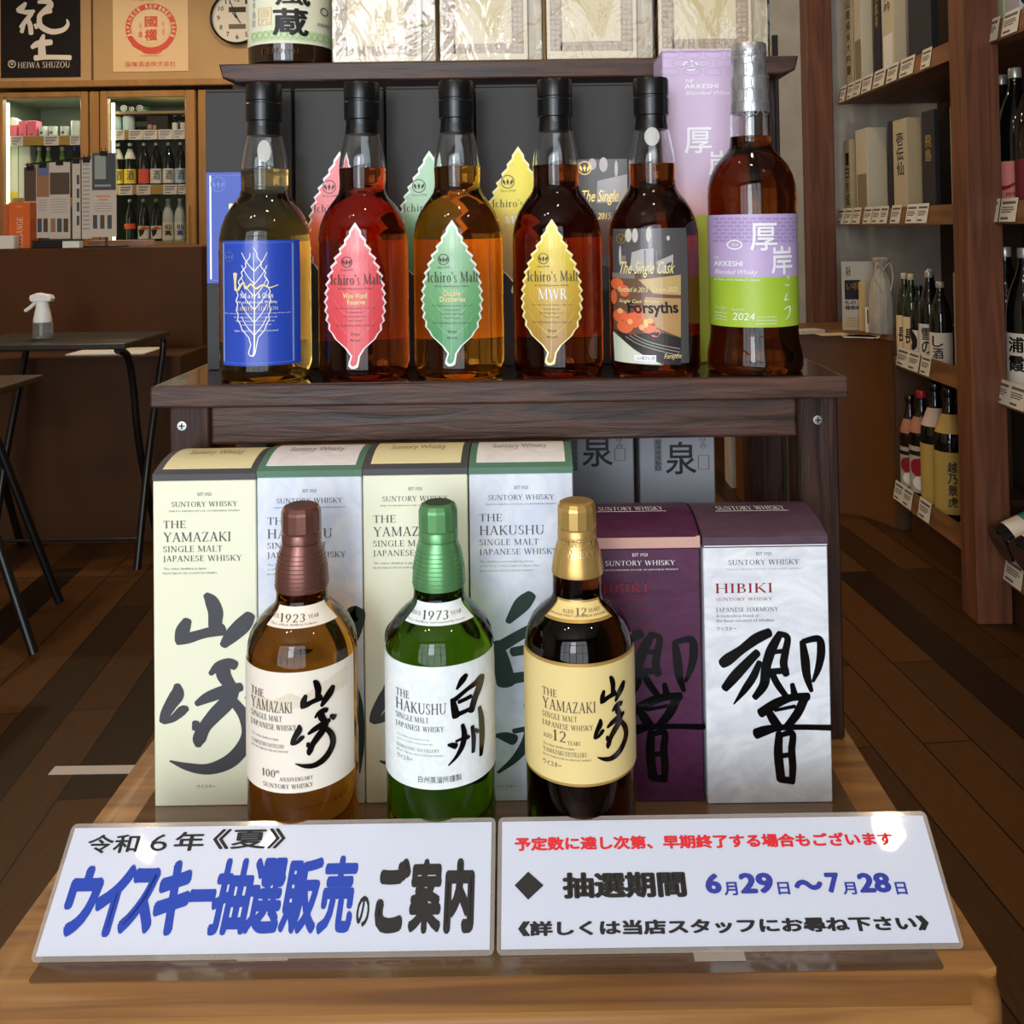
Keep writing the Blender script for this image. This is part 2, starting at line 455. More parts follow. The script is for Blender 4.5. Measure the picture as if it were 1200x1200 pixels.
def front(Y, step=0.):
    """print on a plane facing the shop front at depth Y"""
    return Print(lambda px, py: (lambda p: (p.x, p.z))(at(px, py, Y)), lambda u, v, l: (u, Y - l, v), step)
def round_print(c, rfun, step=.004):
    """print on a body of revolution standing at c (x, y); rfun(height) is its radius"""
    cx, cyy = c[0], c[1]; face = -math.atan2(cx, cyy); cb = math.cos(face)
    def L(px, py):
        p = at(px, py, cyy - .03)
        for _ in range(6): p = at(px, py, cyy - rfun(p.z))
        return ((p.x - cx * (p.y / cyy)) * cb, p.z)
    def M(u, v, l):
        r = rfun(v) + l; a = math.asin(max(-.995, min(.995, u / r))) + face
        return (cx + r * math.sin(a), cyy - r * math.cos(a), v)
    return Print(L, M, step)
def interp(prof):
    pr = sorted(((h, r) for r, h in prof))
    def f(h):
        if h <= pr[0][0]: return pr[0][1]
        for (a, ra), (b, rb) in zip(pr, pr[1:]):
            if h <= b: return ra + (rb - ra) * ((h - a) / (b - a or 1))
        return pr[-1][1]
    return f
def patch(name, parent, c, rfun, h0, h1, a0, a1, m, off=.0003, thick=.0003, n=30, nv=9, facing=0.):
    """curved label paper, a thin shell wrapped on a round body; angles from the front, degrees"""
    bm = bmesh.new(); o_ = ROOT[parent.name]; g = []
    for k in range(nv + 1):
        h = h0 + (h1 - h0) * k / nv
        row = []
        for j in range(n + 1):
            a = R(a0 + (a1 - a0) * j / n) + facing; r = rfun(h) + off
            row.append([bm.verts.new(Vector((c[0] + q * math.sin(a), c[1] - q * math.cos(a), h)) - o_) for q in (r, r + thick)])
        g.append(row)
    for k in range(nv):
        for j in range(n):
            for q in (0, 1): bm.faces.new((g[k][j][q], g[k][j + 1][q], g[k + 1][j + 1][q], g[k + 1][j][q]))
    for j in range(n):
        bm.faces.new((g[0][j][0], g[0][j + 1][0], g[0][j + 1][1], g[0][j][1])); bm.faces.new((g[nv][j][0], g[nv][j + 1][0], g[nv][j + 1][1], g[nv][j][1]))
    for k in range(nv):
        for j in (0, n): bm.faces.new((g[k][j][0], g[k + 1][j][0], g[k + 1][j][1], g[k][j][1]))
    bmesh.ops.recalc_face_normals(bm, faces=bm.faces)
    me = bpy.data.meshes.new(name); bm.to_mesh(me); bm.free(); me.materials.append(m)
    for p in me.polygons: p.use_smooth = True
    me.set_sharp_from_angle(angle=R(40))
    return link(name, me, parent)
# ---------------------------------------------------------------- palette
M_dark = noisy('dark_stained_wood', (34, 18, 13), (94, 62, 48), (10, 110, 110), .42, .8, coat=.06, spec=.35, rough_var=.14, coatr=.25, lo=.3, hi=.78, dist=.8)
M_darkv = noisy('dark_stained_wood_upright', (26, 14, 10), (72, 45, 33), (100, 100, 8), .46, .7, coat=.0, spec=.28, rough_var=.14, coatr=.25, lo=.3, hi=.78, dist=.8)
M_top = noisy('polished_dark_top', (30, 20, 17), (52, 35, 28), (4, 30, 30), .16, .1, coat=.4)
M_oak = noisy('varnished_oak', (118, 78, 40), (168, 118, 64), (3, 60, 60), .42, .25, dist=.6, coat=.12, coatr=.2)
M_oaktop = noisy('varnished_table_top', (88, 64, 42), (112, 84, 56), (3, 50, 50), .12, .03, coat=1., coatr=.06)
M_post = noisy('red_brown_post_wood', (92, 52, 34), (122, 74, 50), (34, 34, 2.2), .45, .15, dist=1.2, coat=.1)
M_shelfw = noisy('shelf_wood', (96, 62, 34), (134, 90, 50), (30, 4, 30), .5, .1)
M_counter = noisy('counter_brown', (72, 39, 13), (84, 47, 17), (3, 3, 3), .6, .03, spec=.25)
M_ledge = noisy('ledge_brown', (62, 36, 16), (74, 44, 20), (3, 3, 3), .55, .03, spec=.25)
M_tan = noisy('tan_wood_frame', (146, 106, 58), (166, 122, 70), (20, 20, 3), .4, .05)
M_soffit = noisy('soffit_panel', (172, 138, 92), (186, 152, 104), (2, 2, 2), .6)
M_plaster = noisy('grey_plaster', (176, 166, 152), (188, 178, 164), (14, 14, 14), .85, .15)
M_white = mat('white_plastic', (235, 235, 232), .35)
M_paper = mat('white_paper', (232, 230, 226), .6)
M_black = mat('black_metal', (14, 13, 13), .35)
M_ink = mat('black_ink', (22, 20, 22), .5)
M_blackcap = mat('black_cap', (16, 16, 18), .28)
M_grey_ink = mat('grey_ink', (92, 90, 96), .5)
M_lgrey_ink = mat('pale_grey_ink', (150, 150, 152), .5)
M_white_ink = mat('white_ink', (240, 238, 240), .45)
M_gold_ink = mat('gold_foil', (214, 178, 96), .28, metal=.7)
M_red_ink = mat('red_ink', (214, 30, 42), .5)
M_blue_ink = mat('blue_ink', (10, 58, 166), .45)
M_navy_ink = mat('navy_ink', (40, 52, 150), .5)
M_green_ink = mat('green_ink', (112, 150, 110), .5)
M_maroon_ink = mat('maroon_ink', (150, 30, 44), .35)
M_clear = glass('clear_glass', (250, 252, 252), 0, 1.47)
M_steel = mat('screw_steel', (170, 170, 168), .3, metal=1)
# ================================================================ the room
def structure(name, mb, **k):
    return tag(mb.build(name, **k), kind='structure')
# floor of brown planks
M_floor = mat('plank_floor', (58, 36, 20), .42, spec=.3)
N, L, b = nodes(M_floor)
tc = N.new('ShaderNodeTexCoord'); mp = N.new('ShaderNodeMapping'); mp.inputs['Rotation'].default_value = (0, 0, R(85))
br = N.new('ShaderNodeTexBrick'); br.offset = .37
for k, v in (('Scale', 1), ('Mortar Size', .0018), ('Brick Width', .92), ('Row Height', .105), ('Bias', 0.)): br.inputs[k].default_value = v
br.inputs['Color1'].default_value = lin((30, 17, 9)); br.inputs['Color2'].default_value = lin((98, 62, 28)); br.inputs['Mortar'].default_value = lin((20, 12, 8))
nz = N.new('ShaderNodeTexNoise'); mp2 = N.new('ShaderNodeMapping'); mp2.inputs['Scale'].default_value = (60, 3, 3)
mx = N.new('ShaderNodeMix'); mx.data_type = 'RGBA'; mx.blend_type = 'MULTIPLY'; mx.inputs[0].default_value = .55
rp = N.new('ShaderNodeValToRGB'); rp.color_ramp.elements[0].position = .3; rp.color_ramp.elements[0].color = (.45, .45, .45, 1); rp.color_ramp.elements[1].position = .7
L.new(tc.outputs['Object'], mp.inputs[0]); L.new(mp.outputs[0], br.inputs['Vector']); L.new(tc.outputs['Object'], mp2.inputs[0]); L.new(mp2.outputs[0], nz.inputs['Vector'])
L.new(nz.outputs[0], rp.inputs[0]); L.new(br.outputs[0], mx.inputs[6]); L.new(rp.outputs[0], mx.inputs[7]); L.new(mx.outputs[2], b.inputs['Base Color'])
XL, XR, YF, YB, CE = -3.0, 1.66, -1.85, 5.4, 2.5
structure('floor', MB().box(XL, XR, YF, YB, -.05, 0, M_floor))
M_ceil = mat('ceiling_white', (200, 190, 176), .8)
structure('ceiling', MB().box(XL, XR, YF, YB, CE, CE + .05, M_ceil))
M_wall = mat('wall_beige', (186, 168, 140), .8)
structure('wall_left', MB().box(XL - .05, XL, YF, YB, 0, CE, M_wall))
structure('wall_right', MB().box(XR, XR + .05, YF, YB, 0, CE, mat('wall_brown', (70, 56, 44), .8)))
structure('wall_rear', MB().box(XL, XR, YB, YB + .05, 0, CE, M_wall))
# shop front behind the camera: a glazed wall with dark bars
M_bar = mat('window_bar', (40, 38, 36), .4)
fr = MB().box(-2.3, -2.24, YF, YF + .06, 0, 2.35, M_bar).box(.78, .84, YF, YF + .06, 0, 2.35, M_bar).box(-2.3, .84, YF, YF + .06, 2.29, 2.35, M_bar).box(-2.3, .84, YF, YF + .06, 0, .1, M_bar)
for x in (-1.62, -.98, -.34, .26): fr.box(x - .02, x + .02, YF, YF + .05, .1, 2.29, M_bar)
for z in (.95, 1.75): fr.box(-2.24, .78, YF + .005, YF + .045, z - .02, z + .02, M_bar)
structure('window_1', fr)
structure('wall_front', MB().box(XL, -2.3, YF - .05, YF, 0, CE, M_wall).box(.84, XR, YF - .05, YF, 0, CE, M_wall).box(-2.3, .84, YF - .05, YF, 2.35, CE, M_wall))
# panelled soffit over the fridges
Yf = 4.8
zs = at(160, 99, Yf).z
seam = at(108, 50, Yf).x
sf = MB().box(XL, seam - .006, Yf, YB, zs, CE, M_soffit).box(seam + .006, .9, Yf, YB, zs, CE, M_soffit).box(seam - .006, seam + .006, Yf + .01, YB, zs, CE, mat('seam_shadow_gap', (90, 66, 38), .7))
structure('wall_back', sf)
structure('trim_1', MB().box(XL, .9, Yf - .025, Yf, zs - .012, zs + .022, M_tan, .004))
# plaster return wall on the right, behind the stand
Yp = 3.78
structure('wall_alcove', MB().box(.80, XR, Yp, Yp + .12, 0, CE, M_plaster))
structure('trim_2', MB().box(1.112, 1.212, Yp - .09, Yp, 0, CE, M_post, .004))
structure('trim_3', MB().box(.86, 1.112, Yp - .015, Yp, at(925, 386, Yp).z - .02, at(925, 386, Yp).z + .028, M_plaster, .003))
# ================================================================ low corner cabinet
H_CAB = .665
foot = [(.80, 3.69), (.80, 3.5), (.95, 3.49), (1.06, 3.465), (1.15, 3.42), (1.2, 3.38), (1.235, 3.31), (1.25, 3.262), (1.62, 3.262), (1.62, 3.69)]
M_panel = noisy('cabinet_panel_orange_brown', (92, 53, 20), (104, 61, 24), (2, 2, 2), .5)
cab = thing('corner_cabinet', 'curved low orange-brown cabinet in the corner below the grey plaster wall', 'cabinet', (1.2, 3.5, 0))
MB().prism(foot, .0, H_CAB - .02, M_panel).build('cabinet_body', cab, smooth=30)
foot2 = [(x - .008 if x < 1.5 else x, y - .008 if y < 3.5 else y) for x, y in foot]
MB().prism(foot2, H_CAB - .02, H_CAB, noisy('cabinet_top_wood', (116, 78, 44), (134, 92, 54), (3, 20, 20), .4)).build('cabinet_top', cab)
# ================================================================ display table
ZT = CAMZ - .488
tx0, tx1, ty0, ty1 = -.357, .288, .612, 1.30
tbl = thing('display_table', 'low varnished oak table with a rounded front edge carrying the whisky display', 'table', ((tx0 + tx1) / 2, .95, 0))
def rrect(x0, x1, y0, y1, r, n=6):
    o = []
    for cx, cy_, a0 in ((x1 - r, y1 - r, 0), (x0 + r, y1 - r, 90), (x0 + r, y0 + r, 180), (x1 - r, y0 + r, 270)):
        for k in range(n + 1):
            a = R(a0 + 90 * k / n); o.append((cx + r * math.cos(a), cy_ + r * math.sin(a)))
    return o
MB().prism(rrect(tx0 - .012, tx1 + .012, ty0 - .016, ty1, .03), ZT - .042, ZT - .0006, M_oak, bev=.015, seg=5).build('edge_frame', tbl, smooth=50)
MB().prism(rrect(tx0 + .022, tx1 - .022, ty0 + .012, ty1 - .03, .004), ZT - .01, ZT, M_oaktop).build('tabletop', tbl)
for x in (tx0 + .03, tx1 - .09):
    for y in (ty0 + .03, ty1 - .1):
        MB().box(x, x + .06, y, y + .06, 0, ZT - .042, M_oak, .004).build('leg', tbl)
ap = MB()
ap.box(tx0 + .04, tx1 - .04, ty0 + .045, ty0 + .065, ZT - .12, ZT - .042, M_oak).box(tx0 + .04, tx1 - .04, ty1 - .06, ty1 - .04, ZT - .12, ZT - .042, M_oak)
ap.build('apron', tbl)
# ================================================================ dark stepped stand
ZB = .9066
bx0, bx1, by0, by1 = -.3575, .2995, .885, 1.15
st = thing('display_stand', 'dark stained two-tier wooden stand with square legs standing on the table', 'stand', (-.03, 1.0, ZT))
MB().box(bx0, bx1, by0, by1, ZB - .0205, ZB, M_dark, .0022, 2).build('stand_top', st)
MB().box(bx0 + .006, bx1 - .006, by0 + .006, by1 - .006, ZB, ZB + .0004, M_top).build('polished_surface', st)
lw = .0385
for x in (bx0 + .013, bx1 - .006 - lw):
    MB().box(x, x + lw, .899, .899 + lw, ZT, ZB - .0205, M_darkv, .002).build('leg', st)
zsh1, zsh0 = at(258, 75, 1.055).z, at(258, 90.5, 1.055).z
for x in (bx0 + .013, bx1 - .006 - lw):
    MB().box(x, x + lw, 1.098, 1.098 + lw, ZT, ZB - .0205, M_darkv, .002).box(x, x + lw, 1.098, 1.098 + lw, ZB, zsh0, M_darkv, .002).build('rear_post', st)
MB().box(bx0 + .013 + lw, bx1 - .006 - lw, .901, .922, ZB - .0205 - .0385, ZB - .0205, M_dark, .003, 2).build('front_rail', st)
MB().box(bx0 + .013 + lw, bx1 - .006 - lw, 1.108, 1.13, ZB - .06, ZB - .0205, M_dark, .002).build('rear_rail', st)
for x in (bx0 + .02, bx1 - .038): MB().box(x, x + .02, .9375, 1.098, ZB - .06, ZB - .0205, M_dark, .002).build('side_rail', st)
sx0, sx1 = at(256, 82, 1.055).x, at(936, 65, 1.055).x
MB().prism([(sx0, zsh1), (sx0 + .004, zsh0 - .001), (sx0 + .02, zsh0 - .006), (sx1 - .02, zsh0 - .006), (sx1 - .004, zsh0 - .001), (sx1, zsh1)][::-1], 1.055, 1.15, M_dark, axis='y', bev=.002).build('upper_shelf', st)
MB().box(bx0 + .013 + lw, bx1 - .006 - lw, 1.128, 1.138, zsh0 - .03, zsh0 - .006, noisy('grey_worn_rail', (96, 92, 92), (120, 116, 114), (6, 40, 40), .5)).build('upper_rail', st)
for px, py in ((213.5, 499), (958, 492)):
    p = at(px, py, .899)
    sc_ = MB().lathe([(0, .0012), (.0044, .001), (.005, 0), (0, 0)], (0, 0, 0), M_steel, 16, M=Matrix.Translation(p) @ Matrix.Rotation(R(90), 4, 'X'))
    sc_.box(p.x - .0028, p.x + .0028, p.y - .0014, p.y - .001, p.z - .0006, p.z + .0006, M_ink).box(p.x - .0006, p.x + .0006, p.y - .0014, p.y - .001, p.z - .0028, p.z + .0028, M_ink)
    sc_.build('screw', st, smooth=30)
# ================================================================ brush characters
YAMA = [[(330, 62, 30), (352, 90, 58), (370, 140, 66), (370, 180, 62), (368, 212, 58)], [(248, 185, 40), (228, 235, 62), (216, 285, 46)],
        [(205, 292, 26), (250, 272, 50), (320, 248, 46), (400, 228, 60)], [(520, 160, 50), (490, 205, 76), (440, 260, 66), (405, 305, 36)]]
ZAKI = [[(192, 490, 30), (192, 530, 62), (165, 575, 56), (140, 620, 46), (128, 655, 34)], [(132, 656, 26), (175, 640, 34), (215, 605, 44), (236, 596, 26)],
        [(340, 438, 22), (375, 405, 44), (420, 390, 46), (450, 400, 44)], [(400, 395, 60), (398, 440, 66), (420, 480, 56), (440, 505, 50)],
        [(278, 575, 26), (330, 545, 50), (410, 515, 56), (475, 498, 40)], [(440, 500, 66), (415, 565, 70), (360, 625, 66), (315, 680, 56), (290, 735, 60), (285, 765, 30)],
        [(275, 660, 34), (272, 690, 30)],
        [(440, 560, 40), (490, 630, 52), (508, 710, 60), (480, 780, 64), (420, 840, 64), (330, 872, 50), (240, 862, 36), (160, 835, 8)]]
HAKU = [[(450, 408, 18), (436, 425, 26), (415, 455, 10)], [(398, 492, 16), (405, 525, 26), (412, 562, 30)], [(405, 497, 20), (450, 468, 18), (488, 452, 24), (508, 440, 26), (500, 475, 28), (482, 515, 26), (470, 558, 24)],
        [(422, 508, 16), (468, 498, 18)], [(412, 556, 20), (475, 545, 16)]]
SHU = [[(372, 682, 10), (388, 685, 22), (405, 692, 26)], [(432, 608, 16), (440, 650, 24), (432, 695, 24), (408, 735, 16), (374, 768, 6)], [(446, 655, 10), (458, 670, 18)],
       [(474, 628, 16), (480, 680, 20), (478, 738, 16)], [(486, 645, 10), (500, 662, 16)], [(505, 560, 16), (514, 620, 24), (516, 700, 24), (512, 768, 16)], [(405, 672, 12), (440, 664, 12)]]
HIBI = [[(705, 512, 34), (655, 535, 40), (600, 575, 34), (550, 610, 44), (528, 625, 36)], [(660, 585, 30), (620, 625, 36), (575, 672, 40), (538, 715, 30)], [(668, 620, 22), (645, 672, 30), (612, 720, 26), (572, 772, 5)],
        [(745, 515, 26), (712, 575, 38), (692, 640, 36), (685, 700, 36), (650, 748, 24)], [(740, 515, 18), (772, 530, 24), (765, 580, 28), (758, 625, 30), (768, 665, 26)], [(705, 585, 18), (765, 578, 16)], [(690, 655, 22), (772, 650, 24)], [(712, 655, 24), (735, 700, 26), (768, 745, 22)],
        [(828, 545, 22), (838, 610, 34), (845, 670, 30), (862, 725, 16)], [(830, 545, 20), (888, 535, 26), (898, 580, 32), (888, 640, 26), (868, 690, 12)],
        [(790, 700, 18), (798, 735, 26)], [(672, 805, 36), (730, 770, 36), (790, 748, 28), (850, 745, 30)], [(700, 795, 26), (720, 830, 34), (745, 862, 30)], [(835, 752, 34), (810, 805, 34), (770, 855, 28)], [(725, 795, 12), (800, 780, 14)],
        [(655, 880, 40), (690, 868, 36), (740, 858, 24), (830, 856, 20), (936, 858, 22)],
        [(742, 878, 28), (738, 950, 34), (748, 1045, 34)], [(742, 888, 18), (790, 878, 24), (788, 940, 28), (792, 1000, 28), (790, 1050, 24)], [(738, 962, 20), (788, 955, 18)], [(745, 1045, 26), (795, 1052, 26)]]
SETS = dict(yamazaki=YAMA + ZAKI, hakushu=HAKU + SHU, hibiki=HIBI)
def brush_fit(pr, strokes, box, m):
    """the strokes scaled into a pixel box"""
    xs = [p[0] for s_ in strokes for p in s_]; ys = [p[1] for s_ in strokes for p in s_]
    x0, x1, y0, y1 = min(xs), max(xs), min(ys), max(ys); a, b_, c, d = box
    sx, sy = (c - a) / (x1 - x0), (d - b_) / (y1 - y0)
    pr.brush(strokes, m, lambda x, y: (a + (x - x0) * sx, b_ + (y - y0) * sy))
# ================================================================ whisky cartons on the table
M_lidgrey = mat('charcoal_card', (72, 72, 74), .5); M_lidgreen = mat('green_card', (84, 122, 100), .5)
M_cream = mat('cream_card', (236, 236, 208), .45); M_cream_t = mat('cream_lid_panel', (232, 220, 170), .4)
M_frost = noisy('frosty_white_card', (206, 214, 232), (228, 232, 240), (22, 22, 22), .4, dist=2.2); M_frost_t = noisy('frosty_lid_panel', (224, 218, 218), (238, 232, 230), (30, 30, 30), .4, dist=2)
M_purple = noisy('deep_purple_card', (74, 30, 62), (86, 40, 72), (20, 60, 60), .4, dist=2.5); M_plum = noisy('plum_lid_card', (78, 56, 70), (88, 64, 78), (20, 60, 60), .45, dist=2)
M_pink = mat('rose_gold_edge', (206, 160, 148), .4); M_pearl = noisy('pearl_white_card', (214, 216, 224), (236, 238, 242), (14, 26, 26), .4, dist=3.5)
M_goldtxt = mat('muted_gold_ink', (170, 150, 110), .5)
M_brushk = mat('charcoal_brush_ink', (70, 70, 76), .5); M_brushb = mat('gloss_black_brush_ink', (10, 10, 12), .15, coat=.6); M_brushg = mat('dark_green_brush_ink', (34, 58, 50), .5)
def carton(name, label, group, px0, px1, pybase, pytop, Yb, body, lid, panel, depth=.087, sag=.009, strip=.0055, rim=.006):
    p0, p1 = at(px0, pytop, Yb), at(px1, pytop, Yb); x0, x1 = p0.x, p1.x; zt = p0.z * .5 + p1.z * .5
    t = thing(name, label, 'whisky box', ((x0 + x1) / 2, Yb + depth / 2, ZT), group)
    MB().box(x0, x1, Yb, Yb + depth, ZT, zt, body, .0008).build('carton_body', t)
    n = 12; arc = [(Yb + depth * k / n, zt + strip + sag * (1 - (2 * k / n - 1) ** 2)) for k in range(n + 1)]
    MB().prism([(Yb, zt)] + arc + [(Yb + depth, zt)], x0 - .0003, x1 + .0003, lid, axis='x').build('lid', t, smooth=20)
    if panel:
        arc2 = [(y, z + .0004) for y, z in arc[1:-1]]
        arc3 = [(y, z - .0008) for y, z in arc2]
        MB().prism(arc2 + arc3[::-1], x0 + rim, x1 - rim, panel, axis='x').build('lid_panel', t, smooth=20)
    f = lambda y: zt + strip + sag * (1 - (2 * (y - Yb) / depth - 1) ** 2)
    return t, (x0, x1, zt, f)
def lid_script(t, g, text, m, a=.2, b=.8, v0=.34, v1=.52, ser=False, Yb=None, depth=.087):
    x0, x1, zt, f = g
    pr = Print(lambda px, py: (x0 + (x1 - x0) * px, Yb + depth * (1 - py)), lambda u, v, l: (u, v, f(v) + .0005 + l))
    (pr.serif if ser else pr.text)(text, a, 1 - v1, b, 1 - v0, m)
    if ser: pr.rect(a - .02, 1 - v0 + .02, b + .02, 1 - v0 + .03, m)
    pr.build('lid_lettering', t)
def suntory_head(pr, x0, y0, m1, m2, k=1.):
    """EST / name / small line centred over a carton front; y0 is the top of the face"""
    c = x0
    pr.text('EST 1923', c - 8 * k, y0 + 14, c + 8 * k, y0 + 18, m2, .01, 0, 1)
    pr.serif('SUNTORY WHISKY', c - 38.5 * k, y0 + 24, c + 38.5 * k, y0 + 31, m1)
    pr.small('THE FOUNDING HOUSE OF JAPANESE WHISKY', c - 42 * k, y0 + 34, c + 42 * k, y0 + 37.5, m2, 0)
def malt_block(pr, x, y, name, m1, m2, w=None, small=True):
    w = w or {'YAMAZAKI': 79, 'HAKUSHU': 76}[name]
    pr.serif('THE', x, y, x + 26, y + 9, m1)
    pr.serif(name, x, y + 13, x + w, y + 25, m1)
    pr.serif('SINGLE MALT', x, y + 29, x + 69, y + 37, m1)
    pr.serif('JAPANESE WHISKY', x, y + 40, x + 92, y + 48, m1)
    if name == 'YAMAZAKI':
        pr.small('The oldest distillery in Japan', x, y + 54.5, x + 50, y + 58.5, m2); pr.small('FROM THE HOUSE OF SUNTORY WHISKY', x, y + 60, x + 63, y + 63, m2, 0)
    else:
        pr.small('The distillery surrounded by forest', x, y + 54, x + 63, y + 58, M_green_ink); pr.small('at the foot of the Southern Japan Alps', x, y + 59, x + 70, y + 63, M_green_ink)
        pr.small('FROM THE HOUSE OF SUNTORY WHISKY', x, y + 65, x + 63, y + 68, M_green_ink, 0)
YB1 = .811
GC = 'whisky boxes along the foot of the stand'
spec = [('cream', 'cream whisky box with grey lid rim at the left end of the box row', 179, 299.5, 563), ('frost', 'frosty white whisky box with green lid rim behind the brown-capped bottle', 301, 423.5, 559),
        ('cream', 'cream whisky box with grey lid rim behind the green-capped bottle', 425, 547.5, 556.5), ('frost', 'frosty white whisky box with green lid rim behind the gold-capped bottle', 549.5, 671, 555)]
for k, (kind, lab, a, b_, top) in enumerate(spec):
    cr = kind == 'cream'
    t, g = carton('whisky_box', lab, GC, a, b_, 930, top, YB1, M_cream if cr else M_frost, M_lidgrey if cr else M_lidgreen, M_cream_t if cr else M_frost_t)
    lid_script(t, g, 'Suntory Whisky', M_goldtxt if cr else M_lgrey_ink, .22, .76, Yb=YB1)
    pr = front(YB1)
    suntory_head(pr, (a + b_) / 2 + .5, top, M_grey_ink, M_grey_ink)
    malt_block(pr, a + 12.5, top + 47, 'YAMAZAKI' if cr else 'HAKUSHU', M_grey_ink, M_grey_ink)
    if cr:
        s_ = a - 179
        brush_fit(pr, YAMA, (208 + s_, 697, 293 + s_, 756), M_brushk); brush_fit(pr, ZAKI, (191 + s_, 777, 291 + s_, 901), M_brushk)
        pr.text('ウイスキー', 231 + s_, 919, 253 + s_, 923.5, M_grey_ink, 0, 0, 2)
        pr.brush([[(287 + s_, 818, 1), (292 + s_, 812, 3), (297 + s_, 808, 2)]], M_brushk)
    else:
        brush_fit(pr, HAKU, (a + 33, 697, a + 117, 800), M_brushg); brush_fit(pr, SHU, (a + 33, 800, a + 119, 905), M_brushg)
        pr.text('ウイスキー', a + 34, 919, a + 56, 923.5, M_grey_ink, 0, 0, 2)
    pr.build('lettering', t)
# two squat boxes on the right
t, g = carton('whisky_box', 'deep purple whisky box with rose-gold lid edge beside the white squat box', 'squat whisky boxes at the right end', 682, 819.5, 930, 643, .8075, M_purple, M_purple, None, .1, .0095, .0095)
MB().box(g[0] - .0006, g[1] + .0006, .8069, .8085, g[2] + .0005, g[2] + .0095, M_pink).box(g[1] - .0028, g[1] + .0006, .8075, .9, g[2] + .0005, g[2] + .0100, M_pink).build('lid_edging', t)
lid_script(t, g, 'SUNTORY WHISKY', M_white_ink, .18, .76, .43, .54, True, .8075, .1)
pr = front(.8075)
pr.text('EST 1923', 741, 648, 759, 652, M_white_ink, .01, 0, 1).serif('SUNTORY WHISKY', 709.5, 656, 791, 663, M_white_ink).small('THE FOUNDING HOUSE OF JAPANESE WHISKY', 706, 666, 795, 669.5, M_white_ink, 0)
pr.serif('HIBIKI', 697, 683, 759, 696, M_maroon_ink).serif('SUNTORY WHISKY', 697, 700, 760, 704.5, M_maroon_ink).serif('MASTER SELECT', 697, 712, 764, 717, M_maroon_ink).small('the finest selection of whiskies', 697, 732, 768, 736, M_maroon_ink, 0)
pr.rect(683, 640, 819, 641, M_pink)
brush_fit(pr, HIBI, (695, 742, 825, 913), M_brushb)
pr.build('lettering', t)
t, g = carton('whisky_box', 'pearl white squat whisky box with plum lid at the right end of the row', 'squat whisky boxes at the right end', 824, 969.5, 931, 641, .803, M_pearl, M_plum, None, .1, .0095, .0085)
lid_script(t, g, 'SUNTORY WHISKY', M_white_ink, .2, .78, .43, .54, True, .803, .1)
pr = front(.803)
pr.rect(824.5, 638.5, 969, 639.5, M_white_ink)
pr.text('EST 1923', 886, 646.5, 904, 650.5, M_grey_ink, .01, 0, 1).serif('SUNTORY WHISKY', 853.5, 655, 936.5, 662, M_grey_ink).small('THE FOUNDING HOUSE OF JAPANESE WHISKY', 850, 665, 940, 668.5, M_lgrey_ink, 0)
pr.serif('HIBIKI', 838, 683, 905, 695, M_maroon_ink).serif('SUNTORY WHISKY', 839, 699.5, 905, 704, mat('brick_ink', (170, 96, 84), .5)).serif('JAPANESE HARMONY', 839, 711, 912, 717, M_grey_ink)
pr.small('A meticulous blend of', 839, 719, 889, 723.5, M_grey_ink, 0).small('the finest selection of whiskies', 839, 724.5, 907, 729, M_grey_ink, 0).text('ウイスキー', 840, 734, 863, 739, M_grey_ink, 0, 0, 2)
brush_fit(pr, HIBI, (846, 741, 974, 915), M_brushb)
pr.build('lettering', t)
# grey sake cartons under the stand
M_gcard = mat('grey_sake_carton', (150, 152, 158), .5)
for a, b_, lab in ((668, 743, 'grey sake carton with black brush character under the stand, left of the pair'), (750, 838, 'grey sake carton with black brush character under the stand, right of the pair')):
    Yc = 1.0; p0, p1 = at(a, 560, Yc), at(b_, 560, Yc)
    t = thing('sake_carton', lab, 'box', ((p0.x + p1.x) / 2, Yc + .04, ZT), 'grey cartons under the stand')
    MB().box(p0.x, p1.x, Yc, Yc + .075, ZT, at(a, 486, Yc).z, M_gcard, .001).build('carton_body', t)
    pr = front(Yc); o_ = 0 if a < 700 else 98
    pr.text('泉', 682 + o_, 517 - (0 if a > 700 else 9), 718 + o_, 556 - (0 if a > 700 else 9), M_ink, .012).frame(720 + o_, 525 + (8 if a > 700 else 0), 733 + o_, 540 + (10 if a > 700 else 0), .8, mat('seal_brown_ink', (120, 84, 78), .5))
    pr.rect(669 + o_, 514, 677 + o_, 552, mat('mid_grey_ink', (112, 112, 116), .5)); pr.up().vtext('超凍結酒60', 670 + o_, 515, 676 + o_, 551, M_ink).vtext('さばみ', 722 + o_, 500, 730 + o_, 526, M_grey_ink)
    pr.build('lettering', t)
